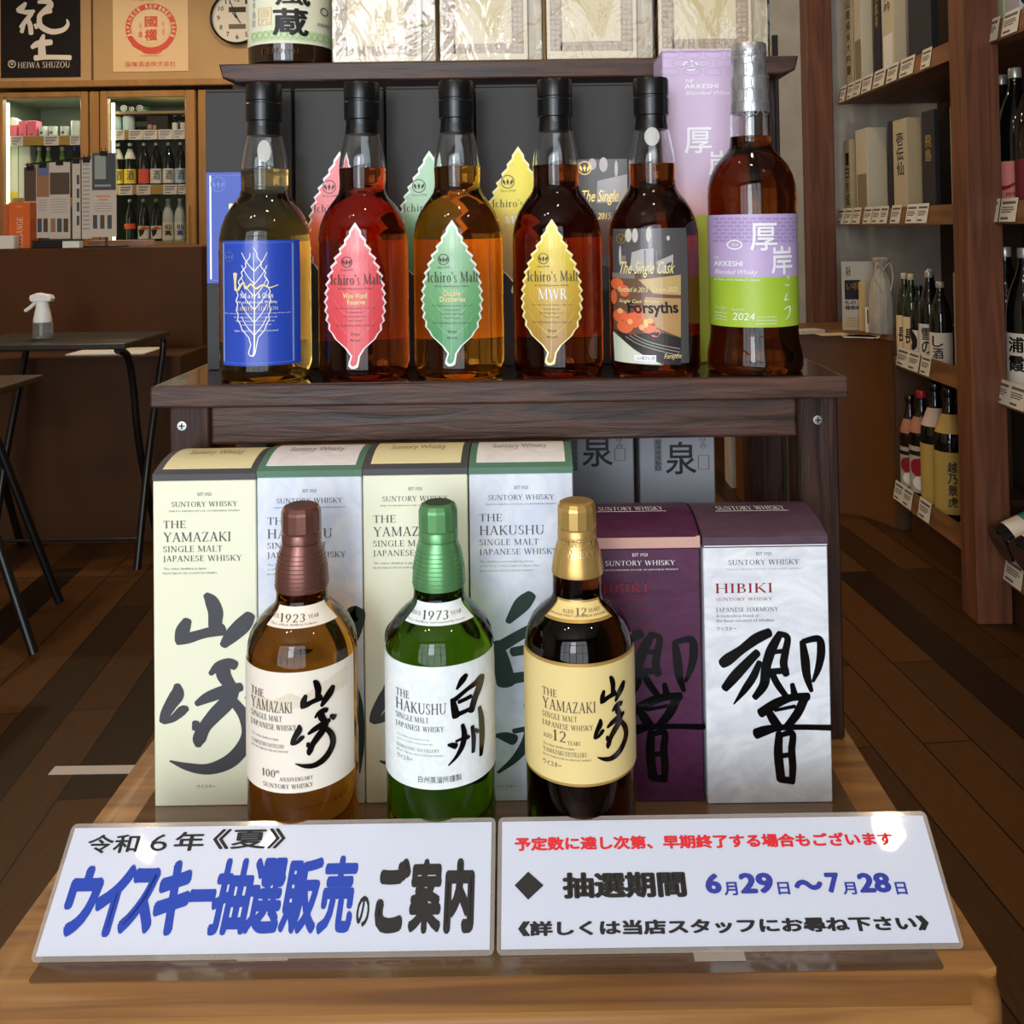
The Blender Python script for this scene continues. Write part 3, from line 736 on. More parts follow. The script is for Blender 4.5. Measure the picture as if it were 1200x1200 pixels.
# ================================================================ tall dark whisky boxes on the stand
M_slate = mat('slate_black_card', (54, 53, 53), .6, spec=.35); M_bluecard = mat('blue_label_card', (48, 78, 178), .4)
def leaf(cx, y0, y1, hw, ys, n=13, amp=.1, grow=0.):
    """serrated leaf outline in pixels with a bent stem ending at ys"""
    prof = [(0, .0), (.06, .13), (.16, .36), (.28, .64), (.4, .86), (.52, .97), (.64, 1.), (.76, .95), (.86, .80), (.94, .5), (1, .16)]
    def wd(t):
        for (a, b_), (c, d) in zip(prof, prof[1:]):
            if t <= c: return b_ + (d - b_) * (t - a) / (c - a)
        return prof[-1][1]
    Rr = [(cx, y0 - grow * 1.6)]
    for k in range(n):
        ta, tb = k / n * .93, (k + 1) / n * .93
        Rr.append((cx + hw * wd(ta + (tb - ta) * .78) + hw * amp * min(1, wd(tb) * 1.6) + grow, y0 + (y1 - y0) * (ta + (tb - ta) * .62)))
        Rr.append((cx + hw * wd(tb) + grow, y0 + (y1 - y0) * tb))
    Rr.append((cx + hw * .30 + grow, y0 + (y1 - y0) * .975))
    Lf = [(2 * cx - x, y) for x, y in Rr[1:]][::-1]
    sw = 3.2 + grow; hs = ys - y1
    stem = [(cx + sw + .6, y1 + hs * .3), (cx + sw - .6, y1 + hs * .7), (cx + sw - 1.6, ys - 2 + grow), (cx + sw * .3 - 2, ys + grow), (cx - sw * .4 - 2.5, ys + grow), (cx - sw - 2.6, ys - 3 + grow), (cx - sw - 2, y1 + hs * .7), (cx - sw + .2, y1 + hs * .3)]
    return Rr + stem + Lf
def emblem(pr, x, y, r, m):
    pr.ring(x, y, r, r * .12, m, 20)
    for dx, a in ((-.38, -.5), (0, 0), (.38, .5)):
        pr.poly([(x + dx * r, y + r * .55), (x + dx * r + a * r * .4 - .22 * r, y), (x + dx * r + a * r * .6, y - r * .42), (x + dx * r + a * r * .4 + .22 * r, y)], m)
LEAFM = {}
def leaf_mats(key, c_top, c_mid, c_bot, z0, z1, edge):
    k = key
    if k not in LEAFM:
        LEAFM[k] = (gradz('leaf_print_' + key, [(0, c_bot), (.5, c_mid), (1, c_top)], z0, z1, .35, .3), mat('leaf_edge_' + key, edge, .4))
    return LEAFM[k]
def leaf_label(pr, cx, y0, y1, hw, ys, ms, vein=True, n=13):
    pr.poly(leaf(cx, y0, y1, hw, ys, n, grow=2.2), ms[1]); pr.up()
    pr.poly(leaf(cx, y0 + 2, y1, hw, ys - 1, n), ms[0]); pr.up()
def veins(pr, cx, y0, y1, hw, m, wd=.8):
    pr.brush([[(cx - 1, y1 + 12, wd), (cx, y1 - 30, wd), (cx, y0 + 8, wd * .6)]], m)
    for k in range(5):
        y = y0 + (y1 - y0) * (.35 + .14 * k); s_ = hw * (.55 + .1 * min(k, 3))
        for q in (-1, 1): pr.brush([[(cx, y, wd), (cx + q * s_ * .6, y - 14, wd * .7), (cx + q * s_, y - 30, wd * .4)]], m)
YBX = .985
def tallbox(label, px0, px1, pytop, Yb=YBX, depth=.09, m=M_slate):
    p0, p1 = at(px0, pytop, Yb), at(px1, pytop, Yb); x0, x1, zt = p0.x, p1.x, (p0.z + p1.z) / 2
    t = thing('whisky_box', label, 'whisky box', ((x0 + x1) / 2, Yb + depth / 2, ZB), 'slate boxes behind the bottles on the stand')
    b_ = MB().box(x0, x1, Yb, Yb + depth, ZB + .0008, zt - .003, m, .0006); b_.build('carton_body', t)
    MB().box(x0, x1, Yb, Yb + depth, zt - .0029, zt, m, .0008).build('lid', t)
    return t
VEIN = {'red': (232, 140, 140), 'green': (176, 206, 172), 'yellow': (236, 214, 120)}
LC = {'red': ((238, 130, 134), (226, 84, 92), (210, 66, 72), (250, 226, 226)), 'green': ((172, 208, 172), (118, 174, 122), (70, 142, 90), (232, 240, 226)), 'yellow': ((240, 222, 70), (206, 170, 64), (160, 116, 56), (250, 240, 170))}
BC = dict(LC); 
zlo, zhi = at(420, 412, .9).z, at(420, 264, .9).z
zlo2, zhi2 = at(400, 345, YBX).z, at(400, 180, YBX).z
tb = tallbox('slate whisky box with blue rectangular label behind the pale gold bottle', 240.5, 341, 104.5)
pr = front(YBX).rect(243, 201, 336, 332, M_bluecard); pr.up().frame(246.5, 204.5, 332.5, 328.5, 1.2, M_white_ink); emblem(pr, 256, 216, 9, mat('faint_blue_emblem', (94, 120, 196), .4))
pr.brush([[(271, 240, 5), (270, 256, 2.5)], [(278, 236, 1), (282, 228, 1), (285, 226, 1), (287, 220, 1.2)]], M_gold_ink)
pr.build('label_lettering', tb)
for key, lab, x0, x1, cx, ty in (('red', 'slate whisky box with red leaf label behind the red leaf bottle', 345, 449, 398, 181), ('green', 'slate whisky box with green leaf label behind the green leaf bottle', 452, 554.5, 503, 180), ('yellow', 'slate whisky box with yellow leaf label behind the yellow leaf bottle', 557, 661, 607, 175)):
    tb = tallbox(lab, x0, x1, 103 - (x0 - 345) * .02)
    pr = front(YBX); c = BC[key]
    ms = (gradz('box_leaf_' + key, [(0, c[2]), (.45, c[1] if key != 'red' else (240, 110, 50)), (.6, c[0]), (1, c[0])], zlo2 - ZB, zhi2 - ZB, .4), mat('leaf_edge_' + key, c[3], .4))
    leaf_label(pr, cx, ty, ty + 152, 33, ty + 168, ms)
    ink = mat('leaf_text_ink', (70, 62, 58), .5)
    emblem(pr, cx - 12, ty + 38, 8, ink)
    pr.text('Since 2004', cx - 20, ty + 47, cx - 3, ty + 50, ink, 0, 0, 1).serif("Ichiro's Malt", cx - 30, ty + 58, cx + 33, ty + 68, ink)
    if key == 'yellow': pr.serif('MWR', cx - 16, ty + 76, cx + 18, ty + 88, M_white_ink)
    pr.build('label_lettering', tb)
tb = tallbox('slate whisky box with grey photo label, rightmost slate box beside the lilac one', 663.5, 764, 97)
pr = front(YBX)
pr.rect(673, 186, 735, 340, mat('photo_grey', (104, 102, 100), .35)); pr.up()
for x, y, a, b_ in ((694, 187, 5, 11), (707, 186, 5, 14), (676, 208, 3, 20), (722, 190, 2, 16)): pr.disc(x, y + b_ / 2, a, mat('photo_pale', (198, 190, 184), .35), 14, b_ / 1.6)
pr.poly([(700, 212), (735, 204), (735, 236), (699, 238)], mat('photo_silver', (176, 172, 172), .35)); pr.poly([(673, 250), (735, 262), (735, 300), (673, 300)], mat('photo_rust', (124, 84, 70), .4)); pr.poly([(673, 300), (735, 320), (735, 340), (673, 340)], mat('photo_black', (52, 46, 46), .4)); pr.up()
emblem(pr, 685, 197, 8, M_gold_ink); pr.text('The Single Cask', 679, 222, 748, 241, M_gold_ink, .004, .2).text('2015  2023', 700, 249, 735, 257, M_gold_ink, 0, .2)
pr.build('label_lettering', tb)
# lilac box
ya = .982
p0, p1 = at(776, 58, ya), at(877, 56, ya); x0, x1, zt = p0.x, p1.x, p0.z
zband = at(810, 252, ya).z
M_lilac = gradz('lilac_lime_carton', [(0, (172, 184, 52)), (.499, (180, 188, 60)), (.501, (222, 168, 170)), (.53, (222, 178, 182)), (.62, (208, 182, 206)), (1, (206, 184, 216))], 0, zt - ZB, .45)
tb = thing('whisky_box', 'tall lilac and lime whisky box behind the lilac-labelled bottle', 'whisky box', ((x0 + x1) / 2, ya + .045, ZB))
for nme, s0, s1 in (('carton_body', ZB + .0008, zt - .003), ('lid', zt - .0029, zt)):
    MB().box(x0, x1, ya, ya + .072, s0, s1, M_lilac, .0012).build(nme, tb)
# sharp colour edge where the lime half begins
N, L, b = nodes(M_lilac); rp = [n for n in N if n.type == 'VALTORGB'][0]; q = (zband - ZB) / (zt - ZB)
for e, p in zip(rp.color_ramp.elements, (0, q - .002, q + .002, q + .04, q + .12, 1)): e.position = p
pr = front(ya); M_lilac_l = mat('lilac_line_ink', (190, 166, 206), .45)
for r_ in range(3):
    for k in range(4):
        pr.ring(786 + 25 * k + (12 if r_ % 2 else 0), 64 + r_ * 10, 11, 1, M_lilac_l, 14, 5)
pr.ring(809, 77, 9, 1.6, M_white_ink, 20, 6).text('厚岸', 805, 75, 813, 79, M_white_ink, 0, 0, 1)
pr.text('THE', 803, 93, 812, 97, M_white_ink, .012).text('AKKESHI', 802, 98, 842, 104, M_white_ink, .02).text('Blended Whisky', 803, 106, 862, 113, M_white_ink, 0, .35)
pr.text('厚', 802, 149, 834, 180, M_white_ink, .012).text('岸', 830, 176, 860, 206, M_white_ink, .012)
pr.build('lettering', tb)
# ================================================================ bottles on the stand
def bottle(name, label, cat, group, px, H0, Yc, s, body, neck, liquid, neckmat=M_clear, seg=56, pyc=300):
    """body and neck are (half-width, height) lists in pixels at scale s px/m; the filled body is one solid, the empty neck a shell"""
    X = at(px, pyc, Yc).x
    t = thing(name, label, cat, (X, Yc, H0), group); c = (X, Yc, H0)
    B = [(r / s, h / s) for r, h in body]
    # close the punt at the bottom and the liquid surface at the top
    prof = [(0, .006), (B[0][0] * .55, .0045), (B[0][0] * .8, .0004)] + B + [(0, B[-1][1])]
    MB().lathe(prof, c, liquid, seg).build('filled_body', t, smooth=35)
    if neck:
        Nn = [(r / s, h / s) for r, h in neck]
        shell = Nn + [(r - .0022, h) for r, h in Nn[::-1]]
        MB().lathe(shell, c, neckmat, seg, closed=True).build('neck', t, smooth=35)
    rf = interp([(r, H0 + h) for r, h in B + ([(r / s, h / s) for r, h in neck] if neck else [])])
    return t, c, rf, s
def cap(t, c, prof, s, m, seg=40, name='cap', smooth=30):
    return MB().lathe([(0, prof[0][1] / s)] + [(r / s, h / s) for r, h in prof] + [(0, prof[-1][1] / s)], c, m, seg).build(name, t, smooth=smooth)
YI, SI = .937, F / .937
BODY = [(47, .2), (50, 2), (52, 7), (52.3, 15), (52.3, 148), (51.8, 162), (49.5, 175), (45, 187), (39, 197), (33, 205), (28.8, 211), (27, 217), (26.6, 225), (27, 234), (27.2, 241)]
NECK = [(27.2, 241.5), (26.6, 250), (24.5, 262), (21.8, 275), (19.5, 285), (18.4, 294)]
CAP = [(18.6, 281), (18.6, 297.5), (20.6, 298.5), (20.8, 318), (20, 319), (20, 321), (20.8, 322), (20.8, 339), (19.8, 341.5)]
LIQ = {'gold': (238, 190, 92), 'red': (178, 84, 34), 'amber': (230, 154, 52), 'brown': (172, 78, 30), 'mahogany': (196, 104, 42)}
GB = 'whisky bottles in a row on the stand'
M_backlab = {}
def ichiro(px, colr, label, foil=True):
    t, c, rf, s = bottle('whisky_bottle', label, 'bottle', GB, px, ZB + .0005, YI, SI, BODY, NECK, glass('whisky_' + colr, LIQ[colr], 0, 1.40))
    cap(t, c, CAP, s, M_blackcap)
    patch('back_label', t, c, rf, c[2] + 38 / s, c[2] + 154 / s, 125, 235, mat('back_label_paper', (226, 214, 190), .6), .0004)
    return t, c, rf, s
fa = lambda c: -math.atan2(c[0], c[1])
t, c, rf, s = ichiro(311, 'gold', 'whisky bottle with pale gold contents and a blue rectangular label')
t0, c0, rf0 = t, c, rf
h = lambda py, px=310: at(px, py, YI - .045).z
lb = patch('front_label', t, c, rf, h(429), h(281.5), -62, 46, mat('blue_label_print', (40, 72, 178), .32, coat=.3), facing=fa(c))
pr = round_print(c, rf); W_ = M_white_ink
M_pgold = mat('pale_gold_ink', (232, 214, 150), .4)
pr.frame(261.5, 284, 344.5, 426, .9, mat('pale_blue_line', (120, 150, 220), .4))
oc = leaf(297, 290, 398, 18.5, 417, 9, .12); pr.brush([[(x, y, 1.1) for x, y in oc[k:k + 2]] for k in range(len(oc) - 1)], W_)
for k in range(6):
    y = 318 + 15 * k
    for q in (-1, 1): pr.brush([[(298, y, 1.1), (298 + q * 9, y - 11, 1), (298 + q * 15, y - 22, .8)]], W_)
pr.brush([[(297, 296, .8), (298, 350, 1.2), (298, 408, 2), (296, 417, 2.5)]], W_)
pr.up(); emblem(pr, 268, 301, 6, mat('emblem_blue', (96, 116, 190), .4))
pr.brush([[(275.5, 321, 5), (275.5, 332, 2.4), (276, 340, 3.2)], [(279, 340, 2.6), (285, 331, 2), (288, 338, 2.4), (294, 333, 2), (300, 338, 2.4), (308, 334, 2), (316, 337, 1.6), (326, 334, 1)]], M_pgold)
pr.serif('Malt', 281, 343.5, 300, 349.5, W_).text('& Grain', 302, 343, 320, 349.5, W_, .008).text('World Blended Whisky', 277, 352, 325, 357, W_, .006, 0, 1).serif('LIMITED EDITION', 278, 359, 326, 364, M_pgold)
for i, (a, e) in enumerate(((263, 341), (274, 325), (276, 322), (281, 318))): pr.small('The whisky is blended by Ichiro from a variety of the casks', a, 366 + i * 4.4, e, 369 + i * 4.4, W_, 0)
pr.small('Non Chill Filtered, Non Coloured', 275, 386, 326, 389.5, W_, 0)
pr.build('lettering', lb)
def leafbottle(px, colr, key, label, cx, y0, words):
    t, c, rf, s = ichiro(px, colr, label)
    pr = round_print(c, rf); cc = LC[key]
    ms = leaf_mats(key, cc[0], cc[1], cc[2], at(px, y0 + 148, YI).z - ZB, at(px, y0, YI).z - ZB, cc[3])
    leaf_label(pr, cx, y0, y0 + 148, 32, y0 + 166, ms)
    veins(pr, cx, y0, y0 + 148, 32, mat('leaf_vein_' + key, VEIN[key], .4), .6)
    lab = pr.build('front_label', t)
    pr = round_print(c, rf); ink = mat('leaf_text_ink', (70, 62, 58), .5)
    emblem(pr, cx - 10, y0 + 43, 6.5, ink)
    pr.text('Since 2004', cx - 17, y0 + 51, cx - 3, y0 + 53.5, ink, 0, 0, 1).serif("Ichiro's Malt", cx - 29, y0 + 57, cx + 31, y0 + 70, ink).small('Blended Malt Japanese Whisky', cx - 20, y0 + 73, cx + 20, y0 + 76, ink, 0)
    for tx, a, b_, d, e in words: (pr.serif if tx == 'MWR' else lambda *q: pr.text(*q, .022))(tx, cx + a, y0 + b_, cx + d, y0 + e, M_white_ink if tx == 'MWR' else M_pgold)
    for i, (a, e) in enumerate(((-24, 24), (-10, 9), (-14, 13), (-9, 9))): pr.small('This blended malt whisky is matured', cx + a, y0 + 96 + 4.8 * i, cx + e, y0 + 98.6 + 4.8 * i, ink, 0)
    pr.small('Non Chill Filtered, Non Coloured', cx - 22, y0 + 116, cx + 22, y0 + 119, ink, 0).small('700ml', cx - 5, y0 + 126, cx + 5, y0 + 129, ink, 0).small('46%vol', cx - 6, y0 + 133, cx + 6, y0 + 136, ink, 0)
    pr.build('lettering', lab, lift=.0024)
leafbottle(426, 'red', 'red', 'whisky bottle with red leaf-shaped label and red-amber contents', 416, 264, [('Wine Wood', -14, 79, 14, 86), ('Reserve', -9, 87, 12, 93)])
leafbottle(537, 'amber', 'green', 'whisky bottle with green leaf-shaped label and golden amber contents', 529.5, 261, [('Double', -9, 79, 10, 86), ('Distilleries', -14, 86, 16, 93)])
leafbottle(653, 'brown', 'yellow', 'whisky bottle with yellow leaf-shaped label and dark red-brown contents', 646.5, 260, [('MWR', -16, 78, 18, 91)])
# bottle with the photographic label
sticker = mat('milky_neck_sticker', (226, 226, 222), .4, alpha=.6)
round_print(c0, rf0).disc(309.5, 177, 8, sticker, 20, 13).build('neck_sticker', t0)
t, c, rf, s = ichiro(766, 'mahogany', 'whisky bottle with a photo label of a copper still and glowing coals')
round_print(c, rf).disc(764, 160, 9, sticker, 20, 11).build('neck_sticker', t)
h = lambda py, px=766: at(px, py, YI - .045).z
lb = patch('front_label', t, c, rf, h(427), h(267.5), -62, 45, mat('photo_label_grey', (84, 82, 82), .3, coat=.4), facing=fa(c))
pr = round_print(c, rf)
P_ = lambda n, cc: mat(n, cc, .32, coat=.3)
pale, silver, coal, ember, gold_, blk, grn, rust = P_('photo_pale', (210, 204, 200)), P_('photo_silver', (206, 204, 210)), P_('photo_coal', (70, 62, 60)), P_('photo_ember', (232, 112, 70)), P_('photo_gold', (196, 166, 110)), P_('photo_black', (48, 40, 38)), P_('photo_pale_green', (214, 220, 200)), P_('photo_rust', (150, 92, 66))
pr.poly([(716.5, 324), (798, 322), (798, 426), (719, 426)], P_('photo_brown', (112, 80, 62))); pr.up()
for x, y, a, b_ in ((736, 276, 4, 8), (744, 276, 3.6, 8.5), (760, 275, 3, 9), (726, 300, 1.6, 12), (783, 279, 2, 3)): pr.disc(x, y, a, pale, 14, b_)
pr.poly([(740, 296), (752, 292), (766, 291), (766, 318), (738, 318)], silver).poly([(768, 307), (789, 298), (789, 306), (781, 309), (781, 319), (772, 319), (771, 311)], silver).poly([(716, 321), (744, 320), (744, 327), (716, 327)], P_('photo_dim', (132, 124, 118)))
for a, b_ in ((727, 733), (769, 770), (755, 757)): pr.rect(a, 300 if a < 750 else 293, b_, 321, P_('photo_dim', (132, 124, 118)))
pr.poly([(748, 328), (798, 322), (798, 346), (766, 344)], gold_).poly([(756, 348), (798, 350), (798, 396), (752, 376)], P_('photo_ochre', (184, 146, 96)))
for x, y, a, b_ in ((722, 334, 8, 7), (731, 342, 6, 7), (726, 372, 9, 8), (742, 376, 11, 9), (760, 383, 9, 8), (732, 384, 10, 8), (750, 366, 7, 7), (718, 350, 4, 9), (768, 390, 6, 5)): pr.disc(x, y, a, ember, 18, b_)
pr.poly([(717, 392), (726, 398), (742, 410), (760, 420), (776, 427), (719, 427)], grn)
pr.poly([(717, 389), (738, 394), (768, 388), (798, 396), (798, 428), (780, 427), (752, 415), (732, 402)], blk); pr.up()
for x, y in ((738, 378), (752, 384), (726, 366), (762, 376)): pr.disc(x, y, 3.4, P_('photo_flame', (248, 176, 120)), 12)
pr.disc(757, 379, 3, P_('photo_yellow', (232, 200, 90)), 14, 5)
for k in range(3): pr.brush([[(733 + 5 * k, 396 - k * 1.5, 1), (752 + 5 * k, 405 - 2 * k, 1.1), (797, 417 - 4 * k, 1.2)]], P_('photo_rail', (150, 142, 134)))
pr.disc(757, 379, 2, P_('photo_yellow', (232, 200, 90)), 12, 4)
pr.text('Forsyths', 736, 353, 796, 372, M_ink, .03, -.1).up()
pr.ring(727, 280, 6, 1.2, M_gold_ink).text('V', 724, 277, 730, 284, M_gold_ink, .02).text('The Single Cask', 722, 306, 788, 326, M_pgold, .012, .25).text('Bottled in 2015   Edition 2023', 723, 336, 793, 343, M_pgold, .012, .25).text('Single Cask Whisky', 724, 351, 772, 357, M_pgold, .01, .25).text('Forsyths', 778, 414, 798, 422, M_pgold, .01, .2)
pr.rect(743, 416, 769, 424, M_white_ink); pr.up().text('11年7ヶ月', 747, 417.5, 767, 422.5, mat('stamp_purple', (110, 100, 170), .4), 0, .1, 2)
pr.build('lettering', lb, lift=.0007)
# lilac-and-lime labelled bottle with the silver capsule
YA = .934; SA = F / YA
ABODY = [(50, .2), (53.5, 2), (55.2, 8), (55.4, 16), (54, 24), (51.2, 36), (50.4, 46), (50.4, 150), (51.2, 190), (51.2, 204), (50.4, 214), (47.5, 226), (42, 238), (35, 247), (28, 254.5), (24.6, 260), (23.8, 266), (23.6, 271.5)]
ANECK = [(23.6, 272), (23.4, 280), (23.4, 292), (22.6, 302), (21.6, 312)]
t, c, rf, s = bottle('whisky_bottle', 'whisky bottle with silver capsule and lilac and lime label at the right end', 'bottle', GB, 882, ZB + .0005, YA, SA, ABODY, ANECK, glass('whisky_russet', (148, 82, 34), 0, 1.40))
M_silver = noisy('silver_capsule', (176, 176, 178), (206, 206, 208), (60, 60, 60), .3, .1, metal=.8)
cp = cap(t, c, [(22.4, 299), (23, 301), (22.2, 318), (21.4, 341), (20.6, 341.5), (20.4, 361), (20.6, 361.5), (20.6, 363), (20.3, 363.5), (20.2, 366.5), (20.6, 367), (20.4, 379), (19.4, 381)], s, M_silver, name='capsule')
pr = round_print(c, interp([(22.6 / s, c[2] + 300 / s), (21.4 / s, c[2] + 341 / s), (20.7 / s, c[2] + 342 / s), (20.7 / s, c[2] + 380 / s)]))
dg = mat('capsule_line', (130, 130, 134), .4)
for r_ in range(5):
    for k in range(4): pr.ring(861 + 12 * k + (6 if r_ % 2 else 0), 66 + 15 * r_, 5, .8, dg, 14, 9)
pr.build('capsule_pattern', cp)
h = lambda py: at(882, py, YA - .043).z
zl = [h(384) , h(325), h(251)]
q = (zl[1] - zl[0]) / (zl[2] - zl[0])
lm = gradz('lilac_lime_label', [(0, (166, 194, 58)), (q - .003, (160, 190, 56)), (q + .003, (190, 168, 208)), (1, (188, 166, 208))], zl[0] - c[2], zl[2] - c[2], .4)
lb = patch('front_label', t, c, rf, zl[0], zl[2], -88, 88, lm, facing=fa(c), n=40)
pr = round_print(c, rf)
lil = mat('lilac_brick_line', (164, 142, 190), .4)
for r_ in range(7):
    for k in range(11): pr.rect(834 + k * 9 + (4 if r_ % 2 else 0), 255 + r_ * 4.4, 841 + k * 9 + (4 if r_ % 2 else 0), 257.4 + r_ * 4.4, lil)
pr.up().ring(860.5, 287, 9.5, 1.6, M_white_ink, 20, 6).text('厚岸', 857, 285, 865, 289, M_white_ink, 0, 0, 1)
pr.text('厚', 879, 261, 911, 294, M_white_ink, .014).text('岸', 904, 288, 929, 322, M_white_ink, .014)
pr.text('THE', 835, 301, 841, 304, M_white_ink, .012).text('AKKESHI', 835, 306, 870, 313, M_white_ink, .024).text('Blended Whisky', 835, 316, 886, 324, M_white_ink, .004, .35).text('A Taste of the Hokkaido Climate', 835, 326.5, 891, 330, M_white_ink, .01, .2, 1)
pr.brush([[(924, 324, 1.2), (925, 328, .8)], [(920, 334, .8), (925, 335, 1.2)], [(923, 344, 1), (920, 352, 1.2), (924, 351, 1)], [(919, 363, 1), (926, 360, 1.4), (925, 370, 1.2), (921, 375, .8)]], M_white_ink)
pr.text('ウイスキー', 838, 361, 852, 364.5, M_white_ink, 0, 0, 1).text('Bottled in', 858, 362, 872, 364.5, M_white_ink, 0, 0, 1).text('2024', 858, 367, 884, 376, M_white_ink, 0, .15)
for i in range(3): pr.small('alcohol 48% volume', 836, 367 + 4 * i, 852, 369.6 + 4 * i, M_white_ink, 0).small('blended in Hokkaido', 887, 370 + 4 * i, 911, 372.4 + 4 * i, M_white_ink, 0)
pr.build('lettering', lb)
# ================================================================ three bottles on the table
YS = .742; SS = F / YS
SB = [(54, .2), (60, 2), (62, 8), (62.9, 18), (62.9, 120), (62.9, 224), (62.8, 239), (61.9, 251), (59.2, 262), (53.5, 273), (45.5, 282), (37.5, 289), (32, 294), (29.8, 299), (29.4, 304), (29.4, 311), (29.2, 326)]
def suntory(px, label, liq, sleeve, ridge, topm, h0=311.5):
    t, c, rf, s = bottle('whisky_bottle', label, 'bottle', 'whisky bottles on the table', px, ZT + .0005, YS, SS, SB, None, liq, pyc=800)
    cap(t, c, [(29.6, h0), (30.4, h0 + .5), (30.4, max(320, h0 + 3)), (29.4, 334), (26.8, 348), (23.6, 359), (22, 363.5)], s, sleeve, 48, 'neck_sleeve')
    cap(t, c, [(21.6, 363.5), (22.8, 364.5), (22.8, 373), (21.8, 375), (22.6, 377)], s, sleeve, 48, 'cap_collar')
    k = cap(t, c, [(22.8, 377), (22.8, 397), (22.2, 400), (20, 404.5), (16, 406)], s, sleeve, 14, 'cap', smooth=10)
    if topm: MB().lathe([(0, 406.6 / s), (15.4 / s, 406.6 / s), (15.4 / s, 406 / s), (0, 406 / s)], c, topm, 30).build('cap_top', k)
    rb = MB()
    if ridge:
        pr_ = interp([(29.8, 312), (30.4, 316), (29.4, 334), (26.8, 348), (23.6, 359)][::1])
        for q in range(9):
            hh = 316 + 4.7 * q; r_ = pr_(hh) + .5
            rb.lathe([(r_ / s, (hh - .4) / s), ((r_ + .25) / s, hh / s), (r_ / s, (hh + .4) / s), ((r_ - 1) / s, hh / s)], c, sleeve, 40, closed=True)
        rb.build('sleeve_ridges', t, smooth=60)
    return t, c, rf, s
def shoulder(t, c, rf, h0, h1, wbot, wtop, m, edge=None):
    """fan-shaped collar label on the shoulder"""
    fc = fa(c); bm = bmesh.new(); o_ = ROOT[t.name]; n, nv = 20, 6; g = []
    def grow(e, off, mi):
        g = []
        for k in range(nv + 1):
            v = k / nv; hh = h0 + (h1 - h0) * v + (e if k == 0 else -e if k == nv else 0)
            ww = wbot + (wtop - wbot) * v - (e / rf(hh) * 57 if e else 0); r = rf(hh) + off
            g.append([bm.verts.new(Vector((c[0] + r * math.sin(R(-ww + 2 * ww * j / n) + fc), c[1] - r * math.cos(R(-ww + 2 * ww * j / n) + fc), hh + off * .7)) - o_) for j in range(n + 1)])
        for k in range(nv):
            for j in range(n): bm.faces.new((g[k][j], g[k][j + 1], g[k + 1][j + 1], g[k + 1][j])).material_index = mi
    ms = [m]
    if edge: ms = [edge, m]; grow(0, .0006, 0); grow(.0016, .0009, 1)
    else: grow(0, .0006, 0)
    me = bpy.data.meshes.new('collar_label'); bm.to_mesh(me); bm.free()
    for q in ms: me.materials.append(q)
    return link('collar_label', me, t)
def shoulder_print(t, c, rf):
    return round_print(c, lambda hh: rf(hh) + .0006)
def cols(c, py, px):
    p = at(px, py, YS - .03); rf = interp([(r / SS, ZT + .0005 + h / SS) for r, h in SB])
    for _ in range(8): p = at(px, py, YS - rf(p.z))
    return p.z
def label3(t, c, rf, cx, ytop, ybot, a0, a1, paper, edge=None):
    h0, h1 = cols(c, ybot, cx), cols(c, ytop, cx)
    if edge:
        lb = patch('front_label', t, c, rf, h0, h1, a0, a1, edge, facing=fa(c)); q = .0022; g = q / .0437 * 57
        lb2 = patch('label_panel', lb, c, rf, h0 + q, h1 - q, a0 + g, a1 - g, paper, .0008, facing=fa(c))
        return lb
    return patch('front_label', t, c, rf, h0, h1, a0, a1, paper, facing=fa(c))
def label_text(pr, x, y, name, w, ink, k=1., mid=None):
    pr.serif('THE', x, y, x + 17 * k, y + 9, ink).serif(name, x, y + 11, x + w, y + 24.5, ink).serif('SINGLE MALT', x, y + 28, x + 41 * k, y + 35, ink).serif('JAPANESE WHISKY', x, y + 38, x + 60 * k, y + 45, ink)
Mc = mat('cream_label_paper', (240, 230, 214), .5); Mw = noisy('white_label_paper', (226, 234, 236), (240, 244, 244), (60, 60, 60), .5, dist=2); Mg = mat('straw_label_paper', (232, 208, 142), .42); Mge = mat('gold_label_edge', (196, 158, 86), .35, metal=.4); Mcc = mat('straw_collar_paper', (232, 206, 136), .42)
ink = mat('label_ink', (84, 72, 74), .5)
# brown cap
bronze = mat('bronze_brown_cap', (120, 78, 70), .3, metal=.55); 
t, c, rf, s = suntory(355, 'whisky bottle with brown cap and cream label, leftmost on the table', glass('whisky_honey', (206, 138, 44), 0, 1.40), bronze, True, None)
sh = shoulder(t, c, rf, cols(c, 737, 355), cols(c, 711, 355), 56, 54, Mc)
pr = shoulder_print(t, c, rf); pr.serif('SINCE', 316, 721, 327, 725.5, ink).serif('1923', 328, 719, 357, 729, ink, .12).serif('YEAR', 361, 721, 374, 725.5, ink).small('The oldest distillery in Japan', 317, 730, 371, 734, ink)
pr.build('collar_lettering', sh)
lb = label3(t, c, rf, 355, 788, 929, -88, 62, Mc)
pr = round_print(c, rf)
rdg = mat('mountain_wash', (226, 212, 190), .5)
pr.poly([(296, 818), (318, 822), (338, 812), (352, 818), (372, 806), (392, 800), (408, 796), (408, 818), (296, 838)], rdg); pr.up()
label_text(pr, 293, 811, 'YAMAZAKI', 49, ink, .9)
pr.small('The oldest distillery in Japan', 294, 865, 326, 869, ink, 0).serif('YAMAZAKI DISTILLERY', 294, 872, 333, 877, ink).small('FROM THE HOUSE OF SUNTORY', 294, 879, 338, 882, ink, 0)
pr.serif('100', 307, 903, 322, 912, ink).text('th', 322.5, 902, 327, 906, ink).serif('ANNIVERSARY', 327, 910, 367, 915, ink).serif('SUNTORY WHISKY', 308, 918, 367, 924, ink)
